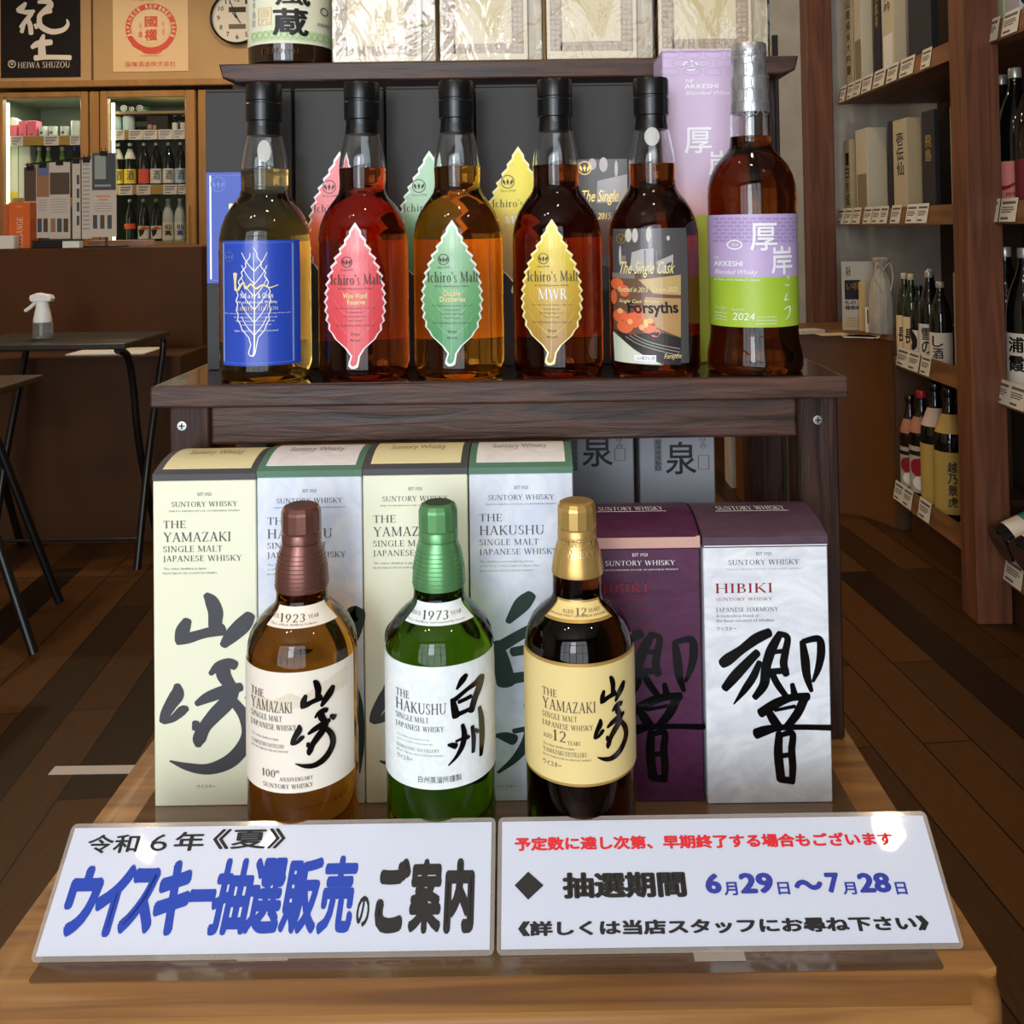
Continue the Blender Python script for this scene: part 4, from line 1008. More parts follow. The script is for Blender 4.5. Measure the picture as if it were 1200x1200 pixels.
brush_fit(pr, YAMA, (353, 800, 391, 831), M_brushb); brush_fit(pr, ZAKI, (342, 837, 391, 899), M_brushb); pr.brush([[(388, 846, 4), (393, 850, 7)]], M_brushb)
pr.build('lettering', lb, lift=.0007)
# green cap
green = mat('metallic_green_cap', (104, 160, 106), .3, metal=.5)
t, c, rf, s = suntory(516, 'green glass whisky bottle with green cap and white label in the middle of the table', glass('green_bottle_glass', (120, 178, 36), 0, 1.40), green, True, mat('dark_green_disc', (52, 74, 58), .4))
sh = shoulder(t, c, rf, cols(c, 734, 515), cols(c, 707, 515), 56, 54, Mw)
pr = shoulder_print(t, c, rf); pr.serif('SINCE', 481, 718, 493, 722.5, ink).serif('1973', 495, 715, 525, 726, ink, .12).serif('YEAR', 528, 717, 541, 721.5, ink).small('The distillery surrounded by forest', 477, 727, 545, 731, ink)
pr.build('collar_lettering', sh)
lb = label3(t, c, rf, 515, 781.5, 925, -88, 78, Mw)
pr = round_print(c, rf)
label_text(pr, 463, 813, 'HAKUSHU', 60, ink, .95)
pr.small('The distillery surrounded by forest', 464, 866, 503, 869, M_green_ink, 0).small('at the foot of the Southern Japan Alps', 464, 871, 507, 874, M_green_ink, 0).serif('HAKUSHU DISTILLERY', 464, 877.5, 515, 882, M_green_ink).small('FROM THE HOUSE OF SUNTORY WHISKY', 464, 884, 520, 887, M_green_ink, 0).text('ウイスキー', 465, 890, 483, 896, M_grey_ink, 0, 0, 1)
brush_fit(pr, HAKU, (530, 795, 565, 841), M_brushb); brush_fit(pr, SHU, (525, 839, 566, 897), M_brushb)
pr.text('白州蒸溜所謹製', 490, 909, 541, 917.5, ink, 0, 0, 2)
pr.build('lettering', lb, lift=.0007)
# gold cap
goldm = mat('satin_gold_cap', (202, 164, 96), .3, metal=.6)
t, c, rf, s = suntory(679, 'dark whisky bottle with gold cap and straw-yellow label, rightmost on the table', glass('whisky_umber', (116, 60, 24), 0, 1.40), goldm, False, None, 324)
sh = shoulder(t, c, rf, cols(c, 731, 678), cols(c, 704, 678), 56, 50, Mcc, Mge)
pr = shoulder_print(t, c, rf); pr.up(); pr.up(); pr.serif('AGED', 659, 714, 672, 718.5, ink).serif('12', 675, 711.5, 687, 720, ink).serif('YEARS', 689, 712.5, 703, 717, ink).small('SINGLE MALT JAPANESE WHISKY', 644, 719.5, 713, 723.5, ink, 0)
pr.build('collar_lettering', sh, lift=.001)
lb = label3(t, c, rf, 678, 778, 922, -84, 84, Mg, Mge)
pr = round_print(c, rf)
label_text(pr, 635, 811, 'YAMAZAKI', 63, ink)
pr.serif('AGED', 636, 865, 647, 870, ink).serif('12', 648, 858, 663, 871, mat('plum_ink', (104, 66, 76), .5)).serif('YEARS', 665, 868, 680, 873, ink).small('The oldest distillery in Japan', 636, 876, 673, 880, ink, 0).serif('YAMAZAKI DISTILLERY', 636, 881, 688, 887, ink).small('FROM THE HOUSE OF SUNTORY WHISKY', 636, 889, 693, 892, ink, 0).text('ウイスキー', 636, 896, 658, 903, ink, 0, 0, 1)
brush_fit(pr, YAMA, (704, 796, 732, 826), M_brushb); brush_fit(pr, ZAKI, (697, 831, 735, 892), M_brushb)
pr.build('lettering', lb, lift=.0016)
pr = round_print(c, interp([(30.4 / s + .0005, c[2] + 312 / s), (30.6 / s + .0005, c[2] + 320 / s), (29.4 / s + .0005, c[2] + 334 / s), (26.8 / s + .0005, c[2] + 348 / s), (23.6 / s + .0005, c[2] + 359 / s)]))
emb = mat('embossed_gold', (226, 196, 134), .25, metal=.6)
pr.text('SUNTORY', 660, 633, 698, 642, emb, .02).text('WHISKY', 663, 645, 697, 655, emb, .02); pr.build('sleeve_lettering', t)
# ================================================================ laminated notices leaning on the bottles
M_sheet = mat('notice_paper', (200, 205, 222), .3, coat=.8, coatr=.03); N, L, b = nodes(M_sheet); tc = N.new('ShaderNodeTexCoord'); nz = N.new('ShaderNodeTexNoise'); nz.inputs['Scale'].default_value = 16; nz.inputs['Detail'].default_value = 1.5
bp = N.new('ShaderNodeBump'); bp.inputs['Strength'].default_value = .22; bp.inputs['Distance'].default_value = .004
L.new(tc.outputs['Object'], nz.inputs['Vector']); L.new(nz.outputs[0], bp.inputs['Height']); L.new(bp.outputs[0], b.inputs['Coat Normal'])
M_film = mat('laminate_film', (190, 180, 172), .12, alpha=.32, coat=.8)
zb_, zt_ = on(600, 1114, ZT + .001), None
YN0 = on(590, 1116, ZT + .001).y; YN1 = YN0 * 1.09
HN1 = at(590, 961, YN1).z
NT = Vector((0, YN1 - YN0, HN1 - ZT - .001)); NL = NT.length; NT.normalize(); NN = Vector((0, -NT.z, NT.y))
NO = Vector((0, YN0, ZT + .0012))
def notice_L(px, py):
    d = ray(px, py); k = (NO - CAMP).dot(NN) / d.dot(NN); p = CAMP + d * k
    return (p.x, (p - NO).dot(NT))
notice_M = lambda u, v, l: NO + Vector((u, 0, 0)) + NT * v + NN * (l + .0008)
def notice(label, xa, xb):
    u0, u1 = notice_L(xa[0], 1115)[0], notice_L(xb[0], 1112)[0]
    t = thing('laminated_notice', label, 'sign', ((u0 + u1) / 2, YN0, ZT), 'laminated notices')
    Mx = Matrix(((1, 0, 0, 0), (0, NT.y, NN.y, YN0), (0, NT.z, NN.z, ZT + .0012), (0, 0, 0, 1)))
    MB().prism(rrect(u0, u1, -.002, NL + .0015, .004), 0, .0004, M_film, M=Mx).build('laminate', t)
    MB().box(u0 + .003, u1 - .003, .0012, NL - .0015, .00045, .0008, M_sheet, M=Mx).build('sheet', t)
    return t
n1 = notice('white laminated notice with big blue and black lettering leaning on the bottles', (39, 90), (579, 579))
pr = Print(notice_L, notice_M)
pr.text('令和', 103, 978, 163, 1001, M_ink, .024).text('6', 177, 978, 197, 998, M_ink).text('年', 205, 975, 240, 998, M_ink, .024).text('《夏》', 250, 971, 335, 996, M_ink, .024)
for ch, a, b_, y0, y1 in (('ウ', 76, 115, 1015, 1099), ('イ', 112, 150, 1013, 1099), ('ス', 145, 184, 1017, 1096), ('キ', 182, 222, 1008, 1098), ('ー', 222, 253, 1042, 1058), ('抽', 249, 293, 1006, 1097), ('選', 291, 331, 1005, 1096), ('販', 331, 374, 1005, 1096), ('売', 375, 415, 1003, 1096)):
    pr.text(ch, a, y0, b_, y1, M_blue_ink, .07 if ch in 'ウイスキ' else .05 if ch == 'ー' else .048, .03)
pr.text('の', 418, 1050, 433, 1087, M_ink, .03)
for ch, a, b_ in (('ご', 441, 480), ('案', 480, 518), ('内', 521, 556)): pr.text(ch, a, 1006, b_, 1095, M_ink, .075 if ch != '案' else .055)
pr.build('lettering', n1, lift=.0003)
n2 = notice('white laminated notice with red, blue and black lines of text beside the other notice', (582, 583), (1131, 1088))
pr = Print(notice_L, notice_M)
pr.text('予定数に達し次第、早期終了する場合もございます', 603, 975, 1047, 998, M_red_ink, .05)
pr.poly([(603, 1038), (619, 1022), (637, 1038), (619, 1055)], M_ink)
pr.text('抽選期間', 659, 1021, 804, 1054, M_ink, .056)
for tx, a, b_, y0, y1, bd in (('6', 826, 845, 1024, 1048, .05), ('月', 848, 864, 1034, 1050, .03), ('29', 866, 906, 1023, 1048, .05), ('日', 911, 925, 1034, 1049, .03), ('～', 930, 964, 1031, 1044, .05), ('7', 967, 984, 1023, 1047, .05), ('月', 987, 1003, 1034, 1049, .03), ('28', 1005, 1043, 1023, 1047, .05), ('日', 1049, 1062, 1034, 1049, .03)):
    pr.text(tx, a, y0, b_, y1, M_navy_ink, bd)
pr.text('《詳しくは当店スタッフにお尋ね下さい》', 607, 1073, 1089, 1098, M_ink, .05)
pr.build('lettering', n2, lift=.0003)
M_tape = mat('clear_tape', (220, 214, 204), .25, alpha=.35)
for px, lab in ((309, 'short strip of clear tape holding the left notice to the table'), (843, 'short strip of clear tape holding the right notice to the table')):
    p = on(px, 1121, ZT)
    tag(MB().box(p.x - .017, p.x + .017, p.y - .004, YN0 - .0005, ZT + .0002, ZT + .0005, M_tape).build('clear_tape', origin=p), lab, 'tape', 'tape strips under the notices')
# ================================================================ upper shelf: shochu bottle and wrapped gift boxes
YU = 1.10; SU = F / YU
UB = [(44, .2), (47.5, 2), (48.4, 8), (48.4, 190), (47, 210), (40, 235), (28, 262), (18, 290), (14, 320), (13, 360)]
YU = 1.10
t, c, rf, s = bottle('shochu_bottle', 'dark bottle with cream label and brush writing at the left end of the upper shelf', 'bottle', None, 341, zsh1 + .0004, YU, SU, UB, None, mat('dark_brown_bottle', (40, 24, 12), .05, coat=.5), pyc=50)
cap(t, c, [(14.5, 356), (14.5, 380), (13, 382)], s, M_blackcap)
h = lambda py: at(341, py, YU - .04).z
lb = patch('front_label', t, c, rf, h(52), h(-70), -86, 86, mat('cream_green_label', (226, 224, 196), .5), facing=fa(c), n=36)
pr = round_print(c, rf); gp = mat('pale_green_print', (196, 214, 168), .5)
pr.rect(294, 34, 388, 47, gp); pr.up()
for k in range(13): pr.ring(297 + 7.2 * k, 40.5, 3.6, .9, mat('green_scroll_print', (160, 186, 130), .5), 10, 4.5)
pr.frame(302, 8, 318, 29, 1, mat('seal_orange', (222, 190, 140), .5)); pr.vtext('造元', 304, 9, 316, 28, mat('seal_orange', (222, 190, 140), .5)).vtext('風', 322, -22, 364, 8, M_ink, .02).text('蔵', 319, 9, 362, 42, M_ink, .03)
pr.ring(381, 8, 5, 1.4, M_grey_ink).text('本格焼酎', 372, 22, 388, 27, M_grey_ink, 0, 0, 1).vtext('本格芋焼酎', 295, -20, 299, 30, M_lgrey_ink)
pr.build('lettering', lb, lift=.0007)
pr = round_print(c, lambda hh: rf(hh)); pr.text('180ml', 306, 55, 350, 63, mat('embossed_glass', (70, 46, 26), .1), 0); pr.build('embossed_lettering', t)
M_gift = mat('ivory_gift_box', (220, 204, 172), .5); M_giftside = noisy('brown_marbled_side', (150, 126, 96), (206, 190, 160), (40, 40, 14), .5, dist=2)
M_orn = mat('ornate_border_brown', (176, 152, 128), .5); M_orn2 = mat('ornate_border_pale', (212, 196, 166), .5); M_fig = mat('pale_gold_figure', (206, 186, 140), .5)
M_wrap = mat('cellophane', (255, 255, 255), .06, alpha=.06, spec=.9)
N, L, b = nodes(M_wrap)
gl = N.new('ShaderNodeBsdfGlossy'); gl.inputs['Roughness'].default_value = .03; tr = N.new('ShaderNodeBsdfTransparent'); fz_ = N.new('ShaderNodeFresnel'); fz_.inputs['IOR'].default_value = 1.55; ms_ = N.new('ShaderNodeMixShader')
L.new(fz_.outputs[0], ms_.inputs[0]); L.new(tr.outputs[0], ms_.inputs[1]); L.new(gl.outputs[0], ms_.inputs[2]); L.new(ms_.outputs[0], N['Material Output'].inputs['Surface'])
tc = N.new('ShaderNodeTexCoord'); nz = N.new('ShaderNodeTexNoise'); nz.inputs['Scale'].default_value = 13; nz.inputs['Detail'].default_value = 3; nz.inputs['Distortion'].default_value = 1.8
bp = N.new('ShaderNodeBump'); bp.inputs['Strength'].default_value = .4; bp.inputs['Distance'].default_value = .008
L.new(tc.outputs['Object'], nz.inputs['Vector']); L.new(nz.outputs[0], bp.inputs['Height']); L.new(bp.outputs[0], gl.inputs['Normal']); L.new(bp.outputs[0], fz_.inputs['Normal'])
giftpos = ['first ivory gift box in clear wrap, beside the dark bottle on the upper shelf', 'second ivory gift box in clear wrap from the dark bottle on the upper shelf', 'third ivory gift box in clear wrap from the dark bottle on the upper shelf', 'ivory gift box in clear wrap at the right end of the upper shelf']
YG = 1.062
for k, (a, b_, e, yb) in enumerate(((390, 494, 512, 70), (516, 619, 637, 67), (641, 747, 768, 64), (772, 882, 904, 61))):
    p0, p1 = at(a, yb, YG), at(b_, yb, YG); x0, x1 = p0.x, p1.x; zt = zsh1 + .165
    x2 = x1 + (at(e, yb, YG).x - x1) * .92
    t = thing('gift_box', giftpos[k], 'gift box', ((x0 + x2) / 2, YG + .04, zsh1), 'wrapped gift boxes on the upper shelf')
    MB().box(x0, x1, YG, YG + .078, zsh1 + .0006, zt, M_gift, .001).build('box_body', t)
    MB().box(x1 + .0002, x2, YG + .006, YG + .078, zsh1 + .0006, zt, M_giftside, .001).build('side_flap', t)
    pr = front(YG); fx0, fx1, fy1 = a + 4, b_ - 7, yb - 4
    for bx in ((fx0, -70, fx0 + 12, fy1), (fx1 - 12, -70, fx1, fy1), (fx0 + 12, fy1 - 12, fx1 - 12, fy1)): pr.rect(*bx, M_orn)
    pr.up(); rnd = random.Random(k)
    def scroll(x, y):
        r_ = rnd.uniform(1.5, 2.4); pr.ring(x, y, r_, .8, M_orn2, 8)
    for j in range(12):
        for q in (3.2, 8.6): scroll(fx0 + q, fy1 - 4 - 6 * j); scroll(fx1 - q, fy1 - 4 - 6 * j)
    for j in range(int((fx1 - fx0 - 28) / 6)):
        for q in (3.2, 8.6): scroll(fx0 + 16 + 6 * j, fy1 - q)
    m = (fx0 + fx1) / 2
    pr.poly([(m - 20, -60), (m + 24, -60), (m + 27, 0), (m + 20, 24), (m + 16, 44), (m + 6, 42), (m - 4, 22), (m - 10, 8), (m - 22, 0)], M_fig)
    pr.build('border_print', t)
    MB().box(x0 - .001, x2 + .001, YG - .0018, YG + .0785, zsh1 + .0003, zt + .001, M_wrap, .001).build('clear_wrap', t)
# thin black stand post behind the stand
pk = at(909, 100, 1.6)
t = thing('metal_post', 'thin black metal post standing behind the wooden stand in front of the plaster wall', 'post', (pk.x, 1.6, 0))
MB().box(pk.x - .0045, pk.x + .0045, 1.596, 1.606, .01, at(909, 41, 1.6).z, M_black, .001).build('upright', t)
MB().box(pk.x - .09, pk.x + .09, 1.52, 1.68, 0, .01, M_black, .002).build('base_plate', t)
# ================================================================ brown counter and ledge at the back left
cxr = at(237, 330, 3.5).x
H_C = at(100, 290.5, 3.5).z; H_L = at(100, 418, 3.22).z; lxr = at(212, 500, 3.22).x
ct = thing('bar_counter', 'dark brown service counter with a low ledge at the left', 'counter', ((XL + cxr) / 2, 3.7, 0))
MB().box(XL + .01, cxr, 3.5, 4.1, 0, H_C, M_counter, .003).build('counter_body', ct)
MB().box(XL + .01, lxr, 3.22, 3.499, 0, H_L, M_ledge, .003).build('ledge', ct)
p = on(140, 411, H_L)
tag(MB().box(p.x - .13, p.x + .14, 3.24, 3.42, H_L + .0005, H_L + .006, M_paper, .001).build('paper_stack', origin=(p.x, 3.33, H_L)), 'flat white papers lying on the counter ledge behind the folding table', 'paper')
# ================================================================ folding table, stool, spray bottle
Yd0, Yd1, Hd = 2.84, 3.2, .722
dx1, dx0 = at(146, 403, Yd0).x, -1.76
dk = thing('folding_table', 'small black folding table with crossed tube legs before the counter', 'table', ((dx0 + dx1) / 2, 3.0, 0))
MB().box(dx0, dx1, Yd0, Yd1, Hd - .018, Hd, noisy('black_table_top', (34, 30, 28), (42, 38, 35), (3, 20, 20), .4), .004, 2).build('tabletop', dk)
for x in (dx0 + .05, dx1 - .03):
    MB().tube(crom([(x, Yd0 + .02, Hd - .022), (x, Yd0 + .09, Hd - .05), (x, Yd0 + .13, Hd - .14), (x, 3.02, .36), (x, 3.165, .012)]), .0115, M_black).build('leg', dk, smooth=40)
    MB().tube(crom([(x + .026, Yd1 - .05, Hd - .022), (x + .026, Yd1 - .06, Hd - .08), (x + .026, 3.03, .36), (x + .026, 2.93, .012)]), .0115, M_black).build('leg', dk, smooth=40)
MB().tube([(dx0 + .076, 2.95, .1), (dx1 - .004, 2.95, .1)], .005, M_black).build('stretcher', dk, smooth=40)
p = at(50, 380, 3.0)
Msp = mat('spray_white', (236, 234, 228), .4)
sb = thing('spray_bottle', 'white trigger spray bottle with clear base standing on the black folding table', 'spray bottle', (p.x, 3.0, Hd))
k = 3.0 / F; bx, bz = p.x, Hd + .001
MB().lathe([(0, 0), (.026, 0), (.03, .004), (.03, .05), (.028, .052), (0, .052)], (bx, 3.0, bz), mat('clear_grey_plastic', (170, 166, 160), .1, trans=.7), 24).build('clear_base', sb, smooth=40)
MB().lathe([(0, .0525), (.027, .0525), (.0275, .06), (.023, .085), (.0195, .10), (.0195, .118), (0, .118)], (bx, 3.0, bz), Msp, 24).build('neck', sb, smooth=40)
MB().prism([(-.03, .118), (.03, .118), (.034, .128), (.028, .138), (-.012, .146), (-.034, .138), (-.036, .126)], 2.984, 3.016, Msp, axis='y', M=Matrix.Translation((bx, 0, bz)), bev=.004).build('spray_head', sb)
MB().tube(crom([(bx - .02, 3.0, bz + .122), (bx - .034, 3.0, bz + .104), (bx - .056, 3.0, bz + .088)]), [.006] * 14 + [.005], Msp).build('trigger', sb, smooth=40)
H_S = .665
stl = thing('stool', 'dark folding stool cut off by the left edge', 'stool', (-1.6, 2.45, 0))
q = on(27, 446, H_S)
MB().box(-1.85, q.x, 2.4, 2.62, H_S - .018, H_S, noisy('dark_seat_wood', (56, 40, 28), (66, 48, 34), (3, 20, 20), .4), .004, 2).build('seat', stl)
ft = on(40, 772, 0)
for a, b_ in (((-1.52, 2.46, H_S - .018), (ft.x, ft.y, .012)), ((-1.80, 2.46, H_S - .018), (-2.06, 2.36, .012)), ((-1.52, 2.58, H_S - .018), (-1.34, 2.68, .012)), ((-1.80, 2.58, H_S - .018), (-2.0, 2.7, .012))):
    MB().tube([a, b_], .012, M_black).build('leg', stl, smooth=40)
p = on(3, 436, H_S)
tag(MB().box(p.x - .12, p.x + .012, 2.45, 2.56, H_S + .0005, H_S + .012, M_paper, .002).build('paper_pad', origin=(p.x, 2.5, H_S)), 'white paper pad lying on the dark stool at the left edge', 'paper')
p = on(60, 904, 0); p2 = on(172, 902, 0)
tag(MB().box(p.x, p2.x, p.y - .012, p.y + .016, .0003, .0012, mat('floor_tape_white', (196, 186, 176), .5)).build('floor_tape', origin=(p.x, p.y, 0)), 'strip of white tape stuck on the plank floor left of the display table', 'tape')
# ================================================================ glass-door fridges
def fpx(px, py=190): return at(px, py, Yf).x
zt_f, zb_f = at(160, 106, Yf).z, .12
M_fin = mat('fridge_inside', (120, 128, 108), .5); M_pane = mat('fridge_glass', (40, 48, 44), .02, alpha=.10, spec=.5)
M_lamp = mat('fridge_lamp', (255, 250, 220), .5, emit=(236, 246, 196), es=3)
M_strip = mat('shelf_strip_tan', (176, 140, 70), .5); M_fsh = mat('fridge_shelf', (150, 156, 146), .4)
fz = lambda py, px=170: at(px, py, Yf + .1).z
def fridge(label, pa, pb, ga, gb, shelves):
    x0, x1, g0, g1 = fpx(pa), fpx(pb), fpx(ga), fpx(gb)
    gz1 = at((ga + gb) / 2, 114, Yf).z
    t = thing('display_fridge', label, 'fridge', ((x0 + x1) / 2, Yf + .25, 0), 'glass-door fridges')
    D = .52
    xi = x0 - .045
    bd = MB().box(xi, x1, Yf + D, Yf + D + .03, zb_f, zt_f, M_fin).box(xi, xi + .02, Yf + .05, Yf + D, zb_f, zt_f, M_fin).box(x1 - .02, x1, Yf + .05, Yf + D, zb_f, zt_f, M_fin).box(xi + .02, x1 - .02, Yf + .05, Yf + D, zt_f - .02, zt_f, M_fin).box(xi + .02, x1 - .02, Yf + .05, Yf + D, 0, zb_f, M_fin)
    bd.build('cabinet', t)
    fr = MB().box(x0, g0, Yf, Yf + .04, zb_f, zt_f, M_tan, .004).box(g1, x1, Yf, Yf + .04, zb_f, zt_f, M_tan, .004).box(g0, g1, Yf, Yf + .04, gz1, zt_f, M_tan, .004).box(g0, g1, Yf, Yf + .04, zb_f, zb_f + .1, M_tan, .004)
    d_ = fr.build('door', t)
    MB().box(g0, g1, Yf + .018, Yf + .024, zb_f + .1, gz1, M_pane).build('door_glass', d_)
    hx = g1 + .35 * (x1 - g1)
    MB().box(hx - .006, hx + .006, Yf - .02, Yf, .88, at(224, 240, Yf).z, mat('brass_handle', (190, 160, 100), .35, metal=.6), .003).build('door_handle', d_)
    for z in shelves:
        s_ = MB().box(xi + .021, x1 - .021, Yf + .06, Yf + D - .01, z - .012, z, M_fsh).build('shelf', t)
        MB().box(xi + .024, x1 - .024, Yf + .052, Yf + .059, z - .05, z - .004, M_strip).build('price_rail', s_)
    MB().tube([(x0 + .05, Yf + .046, zb_f + .11), (x0 + .05, Yf + .046, gz1 - .02)], .009, M_lamp, 8).build('light_tube', t)
    lamp('fridge_light', 'AREA', ((x0 + x1) / 2, Yf + .12, zt_f - .03), 1.8, (.92, 1.0, .78), x1 - x0 - .1, .1)
    return t, x0, x1
sh_l = [fz(160, 50), fz(232, 50)]
sh_r = [fz(153), fz(217), fz(283)]
fridge('tan wood framed glass-door fridge at the far left under the black poster', -8, 103, 3, 94, sh_l)
_t, frx0, frx1 = fridge('tan wood framed glass-door fridge with rows of bottles, under the red-circle poster', 117, 229, 126, 217, sh_r)
structure('trim_4', MB().box(fpx(104.5), fpx(115.5), Yf + .004, Yf + .06, 0, zt_f, M_tan, .003))
structure('trim_5', MB().box(fpx(232), .9, Yf + .004, Yf + .06, 0, zt_f, M_tan, .003))
# small generic containers and bottles ---------------------------------------------------------------
SHAPES = {
 'slim': [(.0, .0), (.94, 0), (1, .01), (1, .56), (.9, .65), (.62, .76), (.42, .86), (.36, .93), (.36, .955)],
 'round': [(0, 0), (.94, 0), (1, .01), (1, .58), (.93, .66), (.72, .73), (.46, .81), (.36, .88), (.35, .955)],
 'long': [(0, 0), (.94, 0), (1, .01), (1, .52), (.96, .6), (.8, .70), (.52, .80), (.33, .88), (.29, .955)],
}
def small_bottle(name, label, cat_, group, loc, r, H, glassm, capm, shape='slim', lab=None, facing=0., deco=None, neckband=None):
    t = thing(name, label, cat_, loc, group); c = Vector(loc) + Vector((0, 0, .0006))
    pf = [(a * r, b_ * H) for a, b_ in SHAPES[shape]]
    MB().lathe(pf + [(0, .955 * H)], c, glassm, 24).build('bottle_body', t, smooth=35)
    cr = pf[-1][0] + .002
    MB().lathe([(0, .93 * H), (cr, .93 * H), (cr + .0008, .94 * H), (cr + .0008, .99 * H), (cr - .001, H), (0, H)], c, capm, 20).build('cap', t, smooth=30)
    rf = interp([(a, c.z + b_) for a, b_ in pf[1:]])
    if lab:
        h0, h1, a, m = lab
        lb = patch('label', t, c, rf, c.z + h0 * H, c.z + h1 * H, -a, a, m, facing=facing, n=14)
        if deco:
            hh = lambda v: c.z + (h0 + (h1 - h0) * v) * H
            pr = Print(lambda u, v: (u * R(a) * r, v), lambda u, v, l: (c.x + (rf(hh(v)) + l + .0004) * math.sin(u / r + facing), c.y - (rf(hh(v)) + l + .0004) * math.cos(u / r + facing), hh(v)), r * .35)
            deco(pr); pr.build('label_print', lb)
    if neckband:
        h0, h1, m = neckband
        patch('neck_label', t, c, rf, c.z + h0 * H, c.z + h1 * H, -75, 75, m, facing=facing, n=12, nv=4)
    return t
M_bk = mat('near_black_glass', (12, 12, 13), .06, coat=.5); M_bkb = mat('dark_brown_glass', (30, 16, 9), .06, coat=.5); M_gr = mat('dark_green_glass', (20, 40, 18), .06, coat=.5); M_cl = mat('frosted_pale_glass', (196, 206, 204), .2); M_lg = mat('light_green_glass', (120, 160, 90), .1, coat=.4)
M_sil = mat('silver_cap', (196, 192, 180), .3, metal=.5); M_tanc = mat('beige_cap', (206, 190, 156), .4); M_blu = mat('blue_cap', (60, 80, 190), .4)
def dvt(txt, m=M_ink, x0=-.45, x1=.45, y0=.2, y1=.9):
    """vertical brush writing on a small label; label units: x -1..1, y 0..1 up"""
    def f(pr):
        n = len(txt); st_ = (y1 - y0) / n
        for k, ch in enumerate(txt): pr.text(ch, x0, y1 - (k + 1) * st_ + .02, x1, y1 - k * st_, m, .02)
    return f
def flip(f):
    """label prints use v upward, so text boxes get their corners in that sense"""
    return f
# Print._fit expects pixel rows downward; for unit labels row order is already upward
_old_fit = Print._fit
def _fit_any(s, vs, fs, x0, y0, x1, y1, m, shear=0., full=None):
    a, b_ = s.L(x0, y0), s.L(x0, y1)
    if b_[1] > a[1]: y0, y1 = y1, y0
    return _old_fit(s, vs, fs, x0, y0, x1, y1, m, shear, full)
Print._fit = _fit_any
GFB = 'bottles on the middle shelf of the right fridge'
Yr = Yf + .115
def fbot(px, py, H, r, glassm, capm, label, group, shape='slim', lab=None, deco=None, z=None, neckband=None, name='sake_bottle', Y=Yr):
    x = at(px, py, Y).x
    return small_bottle(name, label, 'bottle', group, (x, Y, z), r, H, glassm, capm, shape, lab, -math.atan2(x, Y), deco, neckband)
cl = lambda n, c: mat(n, c, .5)
LY, LR, LW, LB, LK = cl('yellow_label', (238, 206, 60)), cl('vermilion_label', (214, 84, 54)), cl('white_label', (226, 226, 214), ), cl('pale_blue_label', (178, 208, 226)), cl('orange_band_label', (226, 92, 50))
zz = sh_r[1]
for px, lm_, nb, nm in ((138.5, LY, (.62, .86, LW), 'bottle with yellow label and white shoulder at the left end of the middle fridge shelf'), (152.5, LY, (.62, .86, LW), 'bottle with yellow label and white shoulder paper next to the red-label bottle in the fridge'), (169, LR, None, 'dark bottle with plain red label on the middle fridge shelf'), (183, LW, None, 'dark bottle with white label beside the red-label bottle in the fridge'), (197.5, LW, None, 'dark bottle with white label between the white and pale blue labels in the fridge'), (211.5, LB, None, 'dark bottle with pale blue label at the right end of the middle fridge shelf')):
    fbot(px, 190, .222, .0295, M_bk, LW if nb else M_sil, nm, GFB, 'long', (.04, .38, 78, lm_), dvt('酒', M_grey_ink) if lm_ is not LR else None, zz, nb)
zz = sh_r[2]
def deco_crane(pr):
    pr.poly([(-.8, .75), (0, .98), (.7, .8), (.1, .7)], LR); pr.poly([(-.8, .7), (.1, .72), (-.1, .35), (-.5, .15)], M_ink)
for px, lm_, gm, nm, dc, h_ in ((152.5, LK, M_bk, 'dark bottle with narrow orange band at the left end of the lowest fridge shelf', None, (.30, .42)), (168.5, LW, M_bk, 'dark bottle with white, red and black label beside the orange-band bottle', deco_crane, (.06, .36)), (183.5, LW, M_bk, 'dark bottle with white, red and black label beside the frosted bottles', deco_crane, (.06, .36)), (197, LW, M_cl, 'frosted pale bottle with black characters on the lowest fridge shelf', dvt('仙禽'), (.04, .44)), (211, LW, M_cl, 'frosted pale bottle with blue characters at the right end of the lowest fridge shelf', dvt('仙禽', M_navy_ink), (.04, .44))):
    fbot(px, 256, .222, .0285, gm, M_sil if gm is M_bk else M_cl, nm, 'bottles on the lowest shelf of the right fridge', 'long', (*h_, 80, lm_), dc, zz)
zz = sh_r[0]
def can(px, lab, m, r, H, z, Y=Yr, group=None, lid=None, name='can', cat_='can'):
    x = at(px, 150, Y).x
    t = thing(name, lab, cat_, (x, Y, z), group)
    MB().lathe([(0, 0), (r * .95, 0), (r, .004), (r, H - .004), (r * .95, H), (0, H)], (x, Y, z + .0006), m, 24).build('can_body', t, smooth=40)
    MB().lathe([(r * .8, H), (r * .97, H), (r * .95, H + .004), (r * .82, H + .003)], (x, Y, z + .0006), lid or M_sil, 24, closed=True).build('rim', t, smooth=40)
can(136, 'pale blue can on the top fridge shelf, left of the two cans', noisy('pale_blue_can', (176, 206, 214), (206, 222, 220), (30, 30, 8), .35),   .029, .072, zz, group='cans on the top fridge shelf')
can(151, 'pale blue can on the top fridge shelf, right of the two cans', noisy('pale_blue_can', (176, 206, 214), (206, 222, 220), (30, 30, 8), .35), .030, .074, zz, group='cans on the top fridge shelf')
x = at(187, 145, Yr).x
